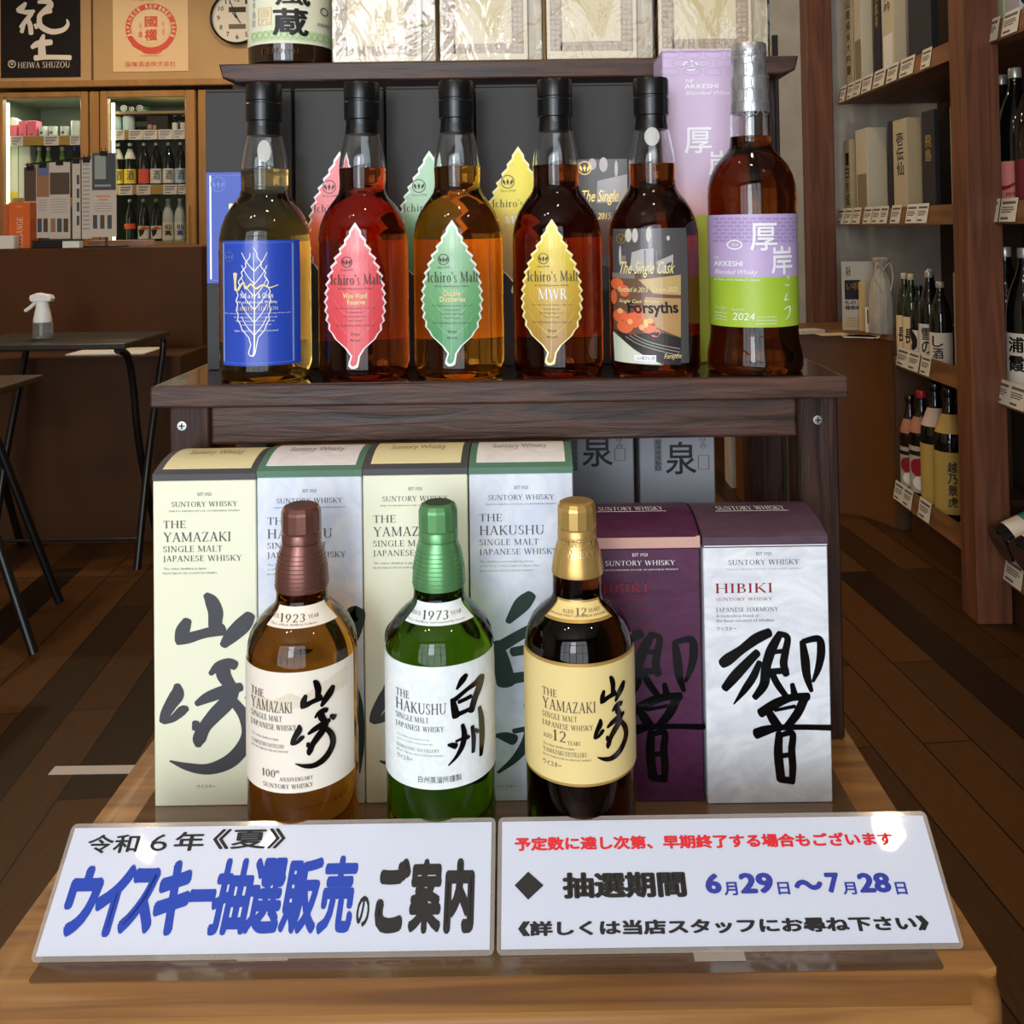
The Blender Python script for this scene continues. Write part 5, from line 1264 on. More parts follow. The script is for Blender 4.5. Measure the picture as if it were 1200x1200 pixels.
tag(MB().box(x - .055, x + .055, Yr - .03, Yr + .05, zz + .0006, zz + .078, mat('dark_brown_carton', (40, 28, 22), .5), .002).box(x - .05, x - .03, Yr - .0312, Yr - .03, zz + .006, zz + .03, cl('beige_print', (170, 140, 120))).box(x - .024, x - .006, Yr - .0312, Yr - .03, zz + .006, zz + .026, cl('beige_print', (170, 140, 120))).build('dark_carton', origin=(x, Yr, zz)), 'dark brown carton on the top fridge shelf beside the pale blue cans', 'box')
for px, nm in ((205, 'small clear-topped bottle on the top fridge shelf, left of the pair at the end'), (214.6, 'small clear-topped bottle on the top fridge shelf, right of the pair at the end')):
    fbot(px, 145, .078, .0155, M_bk, M_sil, nm, 'small bottles at the right end of the top fridge shelf', 'round', (.05, .5, 60, LW), None, zz)
ztop = fz(131)
tag(MB().box(frx0 - .022, frx1 - .022, Yf + .07, Yf + .4, ztop - .014, ztop, cl('wire_shelf_tan', (150, 128, 96))).build('wire_shelf', _t), None)
for px, nm in ((145, 'round white medal-like bottle end at the top of the fridge, left of the three'), (154, 'small round white bottle end at the top of the fridge, middle of the three'), (163.5, 'round white bottle end at the top of the fridge, right of the three')):
    p = at(px, 120.5, Yr - .03); r = .017 if px != 154 else .013
    t = thing('lying_bottle', nm, 'bottle', (p.x, p.y, ztop), 'bottles lying on the top wire shelf')
    Mx = Matrix.Translation((p.x, p.y, ztop + r + .0006)) @ Matrix.Rotation(R(-90), 4, 'X')
    MB().lathe([(0, 0), (r, 0), (r, .12), (r * .4, .17), (r * .4, .2), (0, .2)], (0, 0, 0), M_gr, 18, M=Mx).build('bottle_body', t, smooth=40)
    MB().lathe([(0, -.002), (r * .95, -.002), (r * .95, 0), (0, 0)], (0, 0, 0), LW, 18, M=Mx).lathe([(r * .5, -.003), (r * .7, -.003), (r * .7, -.002), (r * .5, -.002)], (0, 0, 0), M_grey_ink, 18, closed=True, M=Mx).build('end_label', t)
# left fridge
zz = sh_l[0]; Yl = Yf + .115
GPK = 'pink boxes in the left fridge'
for px, w_, y0, m, nm in ((17, 10, 147, 'w', 'pink box under white wrap at the left end of the fridge shelf'), (28.5, 9, 142, 'p', 'plain pink box in the left fridge, left of the two'), (39.5, 10, 141.5, 'p', 'plain pink box in the left fridge, right of the two')):
    x = at(px, 150, Yl).x; hw = w_ * .5 / F * Yl; zt_ = fz(y0, px)
    t = thing('pink_box', nm, 'box', (x, Yl, zz), GPK)
    MB().box(x - hw, x + hw, Yl - .02, Yl + .04, zz + .0006, zt_, cl('rose_pink_card', (214, 100, 124)), .001).build('box_body', t)
    if m == 'w': MB().prism([(x - hw, zt_), (x + hw, zt_), (x + hw * .9, zt_ + .03), (x, zt_ + .042), (x - hw * 1.1, zt_ + .036)], Yl - .02, Yl + .03, LW, axis='y').build('white_wrap', t)
    else: MB().box(x - hw * .3, x + hw * .2, Yl - .0206, Yl - .02, zz + .008, zz + .016, M_maroon_ink).build('printed_mark', t)
for i, (px, top) in enumerate(((51, 148), (62.5, 148), (76, 148))):
    x = at(px, 152, Yl).x
    t = thing('sake_cup', 'white cup-shaped sake glass in the left fridge, %s of three' % ('nearest the pink boxes', 'middle', 'beside the tall white can')[i], 'cup', (x, Yl, zz), 'white sake cups in the left fridge')
    H = fz(top, px) - zz
    MB().lathe([(0, 0), (.017, 0), (.02, .003), (.022, H - .004), (.0215, H), (0, H)], (x, Yl, zz + .0006), cl('milky_cup', (200, 204, 196)), 20).build('cup_body', t, smooth=40)
    MB().box(x - .008, x + .006, Yl - .0222, Yl - .0205, zz + .012, zz + .026, M_grey_ink).build('printed_mark', t)
can(88.5, 'tall white can at the right end of the left fridge shelf', cl('white_can', (214, 220, 214)), .022, fz(142, 88) - zz, zz, Yl)
for i, px in enumerate((46, 57, 73, 87.5, 93)):
    z2 = sh_l[1]
    fbot(px, 190, fz(172, px) - z2, .022, M_lg if i < 3 else M_gr, M_tanc if i < 3 else M_blu, 'green bottle with %s in the left fridge, %s' % ('beige cap' if i < 3 else 'blue cap', ('nearest the white cartons', 'second from the white cartons', 'beside the blue caps', 'left of the blue-capped pair', 'right of the blue-capped pair')[i]), 'bottles behind the hanging leaflets', 'slim', None, None, z2, Y=Yl + (.06 if i == 4 else 0))
for px, w_, nm, y0 in ((17.5, 12, 'tall white carton with yellow foot in the left fridge', 170), (31, 13, 'tall white carton beside the green bottles in the left fridge', 171)):
    x = at(px, 200, Yl).x; hw = w_ * .5 / F * Yl; z2 = sh_l[1]
    t = thing('white_carton', nm, 'box', (x, Yl, z2), 'white cartons in the left fridge')
    MB().box(x - hw, x + hw, Yl - .02, Yl + .04, z2 + .0006, fz(y0, px), cl('pale_carton', (220, 224, 206)), .001).build('carton_body', t)
    MB().box(x - hw, x + hw, Yl - .0206, Yl - .02, z2 + .002, z2 + .035, LY if px < 20 else LW).build('foot_band', t)
M_card = mat('price_card_cream', (214, 206, 190), .5); M_cardw = mat('price_card_white', (226, 222, 214), .5)
def card_lines(mb, x0, x1, y, z0, z1):
    h_ = z1 - z0
    for a, b_, e in ((.76, .86, .8), (.6, .65, .7), (.5, .55, .75), (.4, .45, .6), (.16, .24, .45)): mb.box(x0 + .1 * (x1 - x0), x0 + (.1 + e) * (x1 - x0), y - .0004, y, z0 + a * h_, z0 + b_ * h_, M_grey_ink)
def fcards(cards, zsh, group, where):
    for i, (a, b_) in enumerate(cards):
        p0, p1 = at(a, 190, Yf + .05), at(b_, 190, Yf + .05)
        mb = MB().box(p0.x, p1.x, Yf + .0492, Yf + .0512, zsh - .052, zsh - .002, M_cardw)
        card_lines(mb, p0.x, p1.x, Yf + .0492, zsh - .052, zsh - .002)
        tag(mb.build('price_card', origin=(p0.x, Yf + .05, zsh - .05)), 'white price card on the %s, %s from its left end' % (where, ('first', 'second', 'third', 'fourth', 'fifth')[i]), 'price card', group)
fcards(((130, 146), (151, 167), (168, 184), (186, 202), (203, 217)), sh_r[0], 'price cards in the fridges', 'top shelf of the right fridge')
fcards(((139, 155), (160, 176), (191, 207), (209, 218)), sh_r[1], 'price cards in the fridges', 'middle shelf of the right fridge')
fcards(((11, 27), (51.5, 69), (82, 94)), sh_l[0], 'price cards in the fridges', 'shelf of the left fridge')
# ================================================================ posters and clock on the soffit
def poster(label, x0, y0, x1, y1, m, draw):
    p0, p1 = at(x0, y1, Yf), at(x1, y0, Yf)
    t = thing('poster', label, 'poster', ((p0.x + p1.x) / 2, Yf - .002, p0.z), None)
    MB().box(p0.x, p1.x, Yf - .0035, Yf - .0005, p0.z, p1.z, m).build('sheet', t)
    pr = front(Yf - .0036); draw(pr); pr.build('print', t, lift=.0006, gap=.0006)
def dr1(pr):
    Wk = mat('poster_ivory_ink', (222, 214, 200), .5)
    S = [[(120, 15, 8), (100, 40, 16), (85, 50, 14)], [(95, 55, 8), (130, 58, 12), (160, 52, 8)], [(150, 62, 10), (120, 100, 12), (98, 128, 10)], [(130, 88, 10), (142, 120, 12), (146, 158, 12)], [(112, 118, 8), (102, 150, 10)], [(165, 115, 8), (172, 132, 8)],
         [(180, 10, 8), (225, 8, 14), (235, 28, 16), (205, 55, 14), (185, 75, 12)], [(185, 75, 12), (190, 120, 14), (240, 148, 14), (295, 140, 12), (318, 115, 9), (314, 92, 4)], [(195, 60, 12), (240, 52, 10)],
         [(205, 165, 8), (196, 200, 16), (198, 265, 20)], [(150, 222, 10), (180, 205, 16), (240, 198, 14)], [(165, 272, 14), (220, 268, 12), (330, 270, 12)]]
    pr.brush(S, Wk, lambda x, y: (x / 4, y / 4), 1.9)
    pr.ring(14, 75, 4.6, 1, Wk).text('平', 11.6, 72.5, 16.4, 77.5, Wk, .01).serif('HEIWA SHUZOU', 21, 72, 82, 80, Wk)
poster('black poster with white brush characters high on the tan panel at the far left', 1.5, -60, 94, 91.5, mat('poster_black', (22, 18, 20), .35), dr1)
M_pr = mat('poster_red', (206, 70, 52), .5); M_pf = mat('poster_faint_red', (214, 130, 104), .5)
def dr2(pr):
    pr.ring(177, 33, 30, 6.5, M_pr, 40, 29); pr.disc(177, 30, 21, mat('poster_cream_disc', (226, 196, 152), .5), 30, 20); pr.up()
    pr.text('國', 169.5, 19, 184.5, 32, M_pr, .03).text('權', 169.5, 34, 184.5, 48, M_pr, .03)
    pr.vtext('純米', 163, 26, 166.5, 42, M_pf).vtext('吟醸', 190, 24, 193.5, 42, M_pf).text('酒', 162, 38, 167, 44, M_pr, .02)
    for i, ch in enumerate('JAPANESE REFINED SAKE'):
        if ch == ' ': continue
        a = R(200 - 11 * i); x, y = 177 + 26.7 * math.cos(a), 33 - 25.7 * math.sin(a)
        vs, fs = glyphs(ch, 0, 1); w_ = max(v[0] for v in vs); th = math.pi / 2 - a
        for q in (-.25, .25):
            pr.fine += 1; pr.raw([pr.L(x + (v[0] / w_ - .5) * 3.2 * math.cos(th) + q + (v[1] - .35) * 6.5 * math.sin(th), y + (v[0] / w_ - .5) * 3.2 * math.sin(th) - (v[1] - .35) * 6.5 * math.cos(th)) for v in vs], fs, mat('poster_cream_ink', (232, 206, 164), .5))
    pr.brush([[(156, 53, 3), (166, 57, 4), (178, 59, 4), (190, 57, 4), (197, 53, 3)], [(165, 57, 1), (170, 62, 1.5), (186, 62, 1.5), (190, 58, 1)]], M_pr)
    pr.text('KOKKEN BREWERY CO.', 164, 64, 191, 66.5, M_pf, 0, 0, 1).text('国権酒造株式会社', 147, 71.5, 206, 78.5, M_pr, 0).rect(147, 79.5, 206, 80.2, M_pf).text('吟醸酒', 152, -4, 180, 1, M_pr, .01)
poster('cream poster with round red seal high on the tan panel beside the wall clock', 133, -60, 220, 84.5, mat('poster_cream', (222, 190, 144), .6), dr2)
pc = at(278, 21, Yf - .02)
ck = thing('wall_clock', 'round white wall clock with black rim high on the tan panel', 'clock', (pc.x, Yf - .02, pc.z)); 
rc = .136; Mx = Matrix.Translation((pc.x, Yf - .001, pc.z)) @ Matrix.Rotation(R(90), 4, 'X')
MB().lathe([(rc, 0), (rc, .034), (rc - .004, .038), (rc - .009, .034), (rc - .009, 0)], (0, 0, 0), M_blackcap, 48, closed=True, M=Mx).build('rim', ck, smooth=40)
MB().lathe([(0, .001), (rc - .0095, .001), (rc - .0095, .02), (0, .02)], (0, 0, 0), mat('clock_face', (226, 218, 204), .3, coat=.4), 48, M=Mx).build('face', ck, smooth=40)
pr = front(Yf - .0212)
for n in range(1, 13):
    a = R(90 - 30 * n); x, y = 278 + 22 * math.cos(a), 21 - 22 * math.sin(a); pr.text(str(n), x - (3 if n > 9 else 1.8), y - 2.8, x + (3 if n > 9 else 1.8), y + 2.8, M_ink, .01, 0, 2)
pr.build('dial_print', ck, lift=.0006)
for y0, y1, mm in ((8, 14.5, mat('clock_display_dark', (56, 62, 54), .3)), (28, 34, mat('clock_display_grey', (108, 102, 90), .3))): front(Yf - .0212).rect(268, y0, 288, y1, mm).build('display', ck)
pr = front(Yf - .023); pr.brush([[(277, 21, 1.4), (272.5, 15, 1.2)], [(282, 27, 1), (278, 21, 1.4), (270, 3, 1)]], M_ink); pr.build('hands', ck)
# ================================================================ leaflet rack and small boxes on the counter
YR = 3.62
rk = thing('leaflet_rack', 'black wire leaflet rack standing on the brown counter before the fridges', 'rack', (at(95, 290, YR).x, YR, H_C))
a0, a1 = at(30, 193, YR), at(137, 180, YR)
MB().tube([a0, a1], .003, M_black, 8).build('rail', rk, smooth=40)
px_, pz_ = at(95, 290, YR).x, at(95, 186, YR).z
MB().tube([(px_, YR + .002, H_C), (px_, YR + .002, pz_ + .005)], .006, M_black, 8).tube([(px_, YR + .002, at(95, 238, YR).z - .012), (px_, YR + .002, at(95, 238, YR).z + .01)], .009, M_black, 8).build('upright', rk, smooth=40)
MB().tube([(at(124, 290, YR).x, YR + .004, H_C), (at(124, 290, YR).x, YR + .004, a1.z - .01)], .004, M_black, 8).build('upright', rk, smooth=40)
MB().box(px_ - .1, px_ + .16, YR - .04, YR + .06, H_C + .0003, H_C + .006, M_black, .001).build('base', rk)
M_news = mat('newsprint', (200, 186, 170), .6)
def leaflet(label, px0, px1, y0, y1, top, bits, Y):
    p0, p1 = at(px0, y1, Y), at(px1, y0, Y)
    t = thing('hanging_leaflet', label, 'leaflet', ((p0.x + p1.x) / 2, Y, p1.z), 'leaflets hanging on the wire rack')
    MB().box(p0.x, p1.x, Y, Y + .002, p0.z, p1.z, M_news).build('sheet', t)
    pr = front(Y)
    if top: pr.rect(px0 + .5, y0 + top[0], px1 - .5, y0 + top[1], top[2])
    pr.up()
    for b_ in bits: pr.rect(*b_[:4], b_[4])
    pr.build('print', t)
    xm, zm = (p0.x + p1.x) / 2, p1.z
    MB().box(xm - .014, xm + .014, Y - .003, Y + .004, zm - .012, zm + .008, M_black, .001).tube([(xm - .008, Y, zm + .006), (xm - .008, Y - .002, zm + .02)], .0015, M_black, 6).tube([(xm + .008, Y, zm + .006), (xm + .008, Y - .002, zm + .02)], .0015, M_black, 6).build('binder_clip', t)
ph = lambda n, c: mat(n, c, .5)
D1, D2, D3, D4 = ph('photo_brown_dark', (84, 64, 48)), ph('photo_slate_dark', (66, 74, 76)), ph('photo_sky_blue', (96, 106, 140)), ph('photo_orange_stone', (150, 108, 76))
leaflet('leaflet with dark photo hanging at the left end of the rack', 28, 43, 196, 274, (0, 40, D1), [(29, 240, 42, 262, M_lgrey_ink)], YR - .008)
leaflet('leaflet with blue-sky tower photo hanging on the wire rack', 42.5, 58, 193, 279, (0, 38, D4), [(45, 193, 57, 206, D3)] + [(44 + 7 * k, 256, 49 + 7 * k, 272, D1 if k else D2) for k in range(2)] + [(45, 234 + 3 * k, 55, 235 + 3 * k, M_lgrey_ink) for k in range(5)], YR - .012)
leaflet('leaflet with brown ruin photo hanging on the wire rack', 58, 82, 190, 280, (12, 38, D1), [(59.5 + 7.5 * k, 256, 65 + 7.5 * k, 272, (D4, D2, D1)[k]) for k in range(3)] + [(60, 233 + 3 * k, 79, 234 + 3 * k, M_lgrey_ink) for k in range(6)], YR - .016)
leaflet('narrow white text leaflet turned edge-on beside the rack post', 85, 94, 188, 280, None, [(90, 205 + 16 * k, 93, 216 + 16 * k, D2) for k in range(4)], YR - .018)
leaflet('white text leaflet hanging behind the black rack post', 96, 107, 187, 280, None, [(97, 192 + 5 * k, 105, 194 + 5 * k, M_lgrey_ink) for k in range(16)], YR - .018)
leaflet('leaflet with dark landscape photo hanging at the right end of the rack', 107.5, 136, 179, 278, (0, 44, D2), [(111, 182, 124, 210, ph('photo_mist', (150, 156, 150))), (111, 216, 130, 219, M_lgrey_ink), (112, 229, 129, 231, M_pf), (116, 233, 126, 235, M_pf)] + [(109 + 8.5 * k, 252, 114 + 8.5 * k, 268, (D2, D1, D2)[k]) for k in range(3)] + [(111, 238 + 3 * k, 131, 239 + 3 * k, M_lgrey_ink) for k in range(4)], YR - .022)
YO = 3.56
def cbox(name, label, x0, x1, y0, m, depth=.06, Y=YO, extra=None, cat_='box'):
    p0, p1 = at(x0, 290, Y), at(x1, y0, Y)
    t = thing(name, label, cat_, ((p0.x + p1.x) / 2, Y + depth / 2, H_C))
    MB().box(p0.x, p1.x, Y, Y + depth, H_C + .0005, p1.z, m, .001).build('box_body', t)
    if extra: pr = front(Y); extra(pr); pr.build('lettering', t)
def org(pr):
    for k, ch in enumerate('LOSANGE'): 
        vs, fs = serif(ch); y1 = 290 - 5.2 * k
        a, b_ = pr.L(19.5, y1), pr.L(27, y1 - 4.8); xs = [v[0] for v in vs]
        pr.raw([(b_[0] - v[1] * (b_[0] - a[0]), a[1] + (v[0] - min(xs)) / (max(xs) - min(xs)) * (b_[1] - a[1])) for v in vs], fs, mat('cream_ink', (236, 206, 176), .5))
    pr.disc(22.5, 242, 4.5, mat('pale_orange_ink', (226, 120, 70), .5), 14, 1.6)
cbox('orange_box', 'orange upright box with white lettering turned sideways, on the counter beside the leaflets', 10, 35, 237, mat('orange_card', (214, 96, 30), .5), extra=org)
cbox('orange_tag_box', 'narrow pale orange box standing left of the big orange box on the counter', 3.5, 9.3, 239, mat('faded_orange_card', (186, 92, 54), .5), Y=3.6)
cbox('white_case', 'white square case at the left edge of the counter', -22, 16, 276, mat('off_white_case', (224, 214, 202), .4), .04, 3.51)
cbox('black_tray', 'low black tray on the counter under the hanging leaflets', 37.5, 72, 281.5, M_black, .04, 3.525)
cbox('white_card_box', 'low white box on the counter under the hanging leaflets', 73, 93, 282.5, LW, .03, 3.52)
cbox('pink_paper_pile', 'pinkish pile of papers at the right end of the counter', 103, 170, 281, mat('pinkish_paper', (190, 160, 146), .6), .1, 3.9, cat_='paper')
# ================================================================ built-in shelving on the right
FX = 1.22
LV = {1: CAMZ + .47, 2: CAMZ - .005, 3: CAMZ - .478, 4: CAMZ - .935}    # underside of each price strip
SH = .058
su = thing('shelving_unit', 'red-brown wooden shelving full of bottles and cartons along the right wall', 'shelving', (1.4, 2.8, 0))
pb = on(1132, 716, 0)
MB().box(1.158, 1.25, pb.y - .09, pb.y, 0, CE, M_post, .003).build('post', su)
yB = pb.y - .045
for lv, z in LV.items():
    s_ = MB().box(1.2502, XR - .01, 1.3, 3.685 if lv < 3 else 3.235, z, z + .022, M_shelfw, .002).build('shelf_board', su)
    for y0, y1 in ((1.3, pb.y - .0905), (pb.y + .0005, 3.685 if lv < 3 else 3.13)):
        MB().prism([(FX + .008, z - .001), (FX + .03, z - .001), (FX + .03, z + .02), (FX + .025, z + SH), (FX + .018, z + SH)], y0, y1, M_shelfw, axis='y').build('price_strip', s_)
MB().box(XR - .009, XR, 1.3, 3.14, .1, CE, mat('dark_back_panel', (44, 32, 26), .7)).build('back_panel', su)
MB().box(FX + .04, FX + .06, 1.3, 3.14, 0, LV[4] - .002, M_ledge).build('kick_board', su)
MB().box(1.255, XR - .01, 3.237, 3.243, 0, LV[3] + .12, mat('dark_side_panel', (84, 58, 36), .6)).build('side_panel', su)
ORD = ['first', 'second', 'third', 'fourth', 'fifth', 'sixth', 'seventh', 'eighth', 'ninth', 'tenth', 'eleventh', 'twelfth']
def card(px0, px1, lv, label, cream=True):
    z = LV[lv]; zm = CAMZ if lv < 3 else z
    pm = {1: 95, 2: 256, 3: 445, 4: 620}[lv]
    ya, yb_ = atx(px0, pm, FX + .01).y, atx(px1, pm, FX + .01).y
    mb = MB(); n = Vector((-.986, 0, .167)); upv = Vector((.167, 0, .986))
    def q(y, v, l): return Vector((FX + .0075, y, z)) + upv * v + n * l
    def slab(y0, y1, v0, v1, l0, l1, m):
        mb._faces([q(y, v, l) for y in (y0, y1) for v in (v0, v1) for l in (l0, l1)], [(0, 1, 3, 2), (4, 6, 7, 5), (0, 4, 5, 1), (2, 3, 7, 6), (0, 2, 6, 4), (1, 5, 7, 3)], m)
    slab(ya, yb_, .004, .066, .0015, .0025, M_card if cream else M_cardw)
    wd = ya - yb_
    for v0, v1, e in ((.05, .057, .8), (.04, .043, .7), (.034, .037, .75), (.028, .031, .6), (.01, .016, .45)): slab(ya - .1 * wd, ya - (.1 + e) * wd, v0, v1, .0026, .003, M_grey_ink)
    o = mb.build('price_card', origin=((FX, (ya + yb_) / 2, z)))
    tag(o, label, 'price card', 'price cards on the right shelving')
sets = [(1, 'upper shelf edge', 'far post', [(984, 990), (992.5, 999.5), (1000.5, 1008), (1010, 1021), (1023.5, 1036.5), (1039.5, 1051.5), (1055, 1071), (1080, 1091)]),
        (2, 'eye-level shelf edge', 'far post', [(981, 989), (990, 998), (999, 1008), (1012, 1021), (1022, 1031), (1031, 1040), (1044, 1055), (1062, 1074), (1074.5, 1087)]),
        (3, 'counter-height shelf edge', 'corner cabinet', [(1051.5, 1064.5), (1064.5, 1077), (1079, 1090)]),
        (4, 'lowest shelf edge', 'corner cabinet', [(1049, 1059), (1059, 1069), (1077, 1090)])]
for lv, wh, fr_, cs in sets:
    for i, (a, b_) in enumerate(cs): card(a, b_, lv, 'price card on the far %s, %s from the %s' % (wh, ORD[i], fr_), lv != 2 or i not in (7, 8))
for lv, wh, cs in ((1, 'upper shelf edge', [(1137, 1153), (1153, 1171), (1176, 1195)]), (2, 'eye-level shelf edge', [(1136, 1142.5), (1153, 1170), (1172, 1191)]), (3, 'counter-height shelf edge', [(1141.5, 1147), (1149, 1165), (1164, 1182), (1182, 1200)]), (4, 'lowest shelf edge', [(1176, 1196)])):
    for i, (a, b_) in enumerate(cs): card(a, b_, lv, 'price card on the near %s, %s from the thick post' % (wh, ORD[i]))
# cartons on the two upper shelves; (a..b) the side towards the aisle, (b..c) the end towards the shop front
zS = {k: v + .0225 for k, v in LV.items()}
def shelf_carton(label, a, b_, c, pytop, lv, m, m2=None, txt=None, fx=1.262, group=None, xd=None):
    pm = 60 if lv == 1 else 200
    y1, y0 = atx(a, pm, fx).y, atx(b_, pm, fx).y
    x1 = at(c, pm, y0).x if c else fx + .06
    zt_ = atx(b_, pytop, fx).z
    t = thing('sake_carton', label, 'box', ((fx + x1) / 2, (y0 + y1) / 2, zS[lv]), group)
    MB().box(fx, x1, y0 + .001, y1 - .001, zS[lv] + .0006, zt_, m, .001).build('carton_body', t)
    pr = Print(lambda u, v: (u, v), lambda u, v, l: (fx - l, y1 - (y1 - y0) * u, zS[lv] + (zt_ - zS[lv]) * v))
    if txt: 
        n = len(txt[0]); w_ = .5
        for k, ch in enumerate(txt[0]): pr.text(ch, .25, txt[1] - (k + 1) * txt[2], .75, txt[1] - k * txt[2] - .01, txt[3], .012, 0, 2)
    if m2: pr.rect(.12, .02, .88, .5, m2)
    if txt or m2: pr.build('lettering', t)
    return t
B1, B2, B3, K1 = noisy('beige_carton', (176, 160, 126), (190, 174, 140), (20, 20, 20), .45, coat=.2), mat('cream_carton', (206, 196, 170), .45, coat=.2), mat('pale_wood_carton', (190, 172, 136), .45, coat=.2), mat('slate_blue_black_carton', (34, 36, 44), .45)
G1, G2 = 'cartons on the upper shelf', 'cartons on the eye-level shelf'
kg = mat('carton_brown_grey', (140, 124, 100), .5)
shelf_carton('beige carton with brush writing nearest the far post, upper shelf', 990, 999, 1001, -20, 1, B1, None, ('山廃純米大吟醸', .9, .1, M_ink), group=G1)
shelf_carton('pale cream carton with grey panel on the upper shelf', 1001, 1010, 1023, -20, 1, B2, kg, None, group=G1)
shelf_carton('narrow black carton with gold writing between cream cartons on the upper shelf', 1024, 1032, 1034, -20, 1, K1, None, ('飛露喜', .95, .12, M_gold_ink), group=G1)
shelf_carton('cream carton in shiny plastic wrap on the upper shelf', 1034, 1048, 1063, -20, 1, mat('wrapped_cream_carton', (204, 190, 158), .15, coat=.8), M_cardw, ('大吟', .98, .12, M_ink), group=G1)
shelf_carton('large black carton beside the thick post on the upper shelf', 1065, 1092, 1100, -20, 1, K1, None, None, group=G1)
shelf_carton('beige carton with brush writing nearest the far post, eye-level shelf', 989, 997, 1003, 163, 2, B1, None, ('一白水成', .85, .17, M_ink), group=G2)
shelf_carton('short cream carton with brown end on the eye-level shelf', 1003, 1017, 1040, 149, 2, B2, kg, None, group=G2)
shelf_carton('narrow black carton between the cream cartons on the eye-level shelf', 1041, 1046, 1048, 141, 2, K1, None, None, group=G2)
shelf_carton('pale wood-coloured carton in clear wrap with brush writing on the eye-level shelf', 1047, 1063.5, 1081, 137, 2, mat('wrapped_wood_carton', (194, 176, 138), .15, coat=.8), None, ('壱伝仙', .88, .15, M_ink), group=G2)
shelf_carton('black carton with gold writing beside the thick post on the eye-level shelf', 1081, 1096, 1102, 127, 2, K1, None, ('飛島', .78, .13, M_gold_ink), group=G2)
small_bottle('sake_bottle', 'black-topped bottle half hidden behind the short cream carton', 'bottle', None, (1.38, atx(1003, 200, 1.38).y, zS[2]), .03, .33, M_bk, M_blackcap, 'long')
# near bay, upper shelf
def near(px, X, lv): return atx(px, {1: 30, 2: 200, 3: 400, 4: 600}[lv], X).y
t = shelf_carton('olive-brown carton beside the thick post on the near upper shelf', 1126, 1134, 1138, -20, 1, mat('olive_carton', (150, 132, 96), .5), None, None)
t = shelf_carton('grey carton with pale foot on the near upper shelf', 1137, 1145, 1154, -20, 1, mat('grey_carton', (128, 130, 130), .5), mat('pale_grey_green', (186, 194, 180), .5), None)
def labelled_carton(label, a, b_, m, draw, X=1.275):
    Y = atx(a, 20, X).y; p0, p1 = at(a, 30, Y), at(b_, 30, Y)
    t = thing('juice_carton', label, 'box', ((p0.x + p1.x) / 2, Y, zS[1]), 'cartons at the right edge of the near upper shelf')
    MB().box(p0.x, p1.x, Y, Y + .075, zS[1] + .0006, zS[1] + .26, m, .001).build('carton_body', t)
    pr = Print(lambda u, v: (u, v), lambda u, v, l: (p0.x + (p1.x - p0.x) * u, Y - l, zS[1] + .26 * v)); draw(pr, (p1.x - p0.x) / .26); pr.build('print', t)
def tomato(pr, k):
    pr.disc(.58, .15, .32, mat('tomato_red', (206, 62, 44), .4), 24, .32 * k); pr.disc(.66, .38, .26, mat('leaf_print', (150, 180, 110), .4), 16, .2 * k)
    pr.up().brush([[(.15, .42, .09), (.3, .3, .1), (.45, .4, .08)], [(.3, .24, .08), (.42, .22, .06)], [(.12, .3, .05), (.1, .2, .06), (.2, .12, .05)], [(.25, .17, .05), (.45, .2, .04)]], M_ink)
    pr.brush([[(.2, .6, .1), (.3, .5, .1)], [(.5, .62, .1), (.7, .55, .1)]], M_ink)
labelled_carton('white carton with red tomato picture on the near upper shelf', 1154, 1176, mat('white_carton_card', (220, 214, 210), .45), tomato)
def plant(pr, k):
    pr.brush([[(.1, .3, .08), (.4, .38, .12), (.7, .3, .1)], [(.3, .42, .1), (.6, .44, .1), (.8, .36, .08)], [(.2, .22, .1), (.4, .24, .1), (.5, .2, .06)], [(.15, .5, .1), (.5, .52, .12)]], M_ink); pr.text('ゆず', .1, .08, .4, .12, M_ink)
labelled_carton('pale yellow-green carton with black plant drawing on the near upper shelf', 1177, 1195, mat('pale_lime_card', (206, 206, 156), .45), plant)
labelled_carton('pink-white carton with bold black writing at the right edge of the near upper shelf', 1196, 1216, mat('pink_white_card', (214, 204, 206), .45), lambda pr, k: pr.text('酒', .05, .1, .9, .4, M_ink, .04))
# near bay, eye-level shelf
Y = atx(1131, 200, 1.27).y; p0, p1 = at(1131, 200, Y), at(1170, 200, Y)
t = thing('green_carton', 'tall pale green carton with grey wave band behind the pink-label bottles', 'box', ((p0.x + p1.x) / 2, Y, zS[2]))
MB().box(p0.x, p1.x, Y, Y + .09, zS[2] + .0006, at(1140, 121, Y).z, mat('pale_green_carton', (160, 164, 132), .5), .001).build('carton_body', t)
pr = front(Y); gw = mat('grey_wave', (112, 112, 100), .5)
pr.poly([(1131, 203), (1150, 200), (1172, 196), (1172, 214), (1160, 216), (1145, 224), (1131, 229)], gw).text('特', 1136, 194, 1141, 199, M_grey_ink).text('別', 1146, 194, 1151, 199, M_grey_ink).text('純', 1138, 236, 1143, 242, M_grey_ink).text('米', 1148, 236, 1153, 242, M_grey_ink); pr.build('print', t)
PK = mat('salmon_pink_label', (226, 140, 132), .45); DR = mat('dark_red_label', (110, 28, 40), .45)
def sake(px, lv, H, r, gm, cm, label, group, lab, deco=None, X=1.32, shape='long', pyc=None, neckband=None, fac=None, Y=None):
    if Y is None: Y = near(px, X, lv)
    elif X == 1.31: X = max(at(px, 400 if lv == 3 else 560, Y).x, 1.252 + r)
    return small_bottle('sake_bottle', label, 'bottle', group, (X, Y, zS[lv]), r, H, gm, cm, shape, lab, R(-38) if fac is None else fac, deco, neckband)
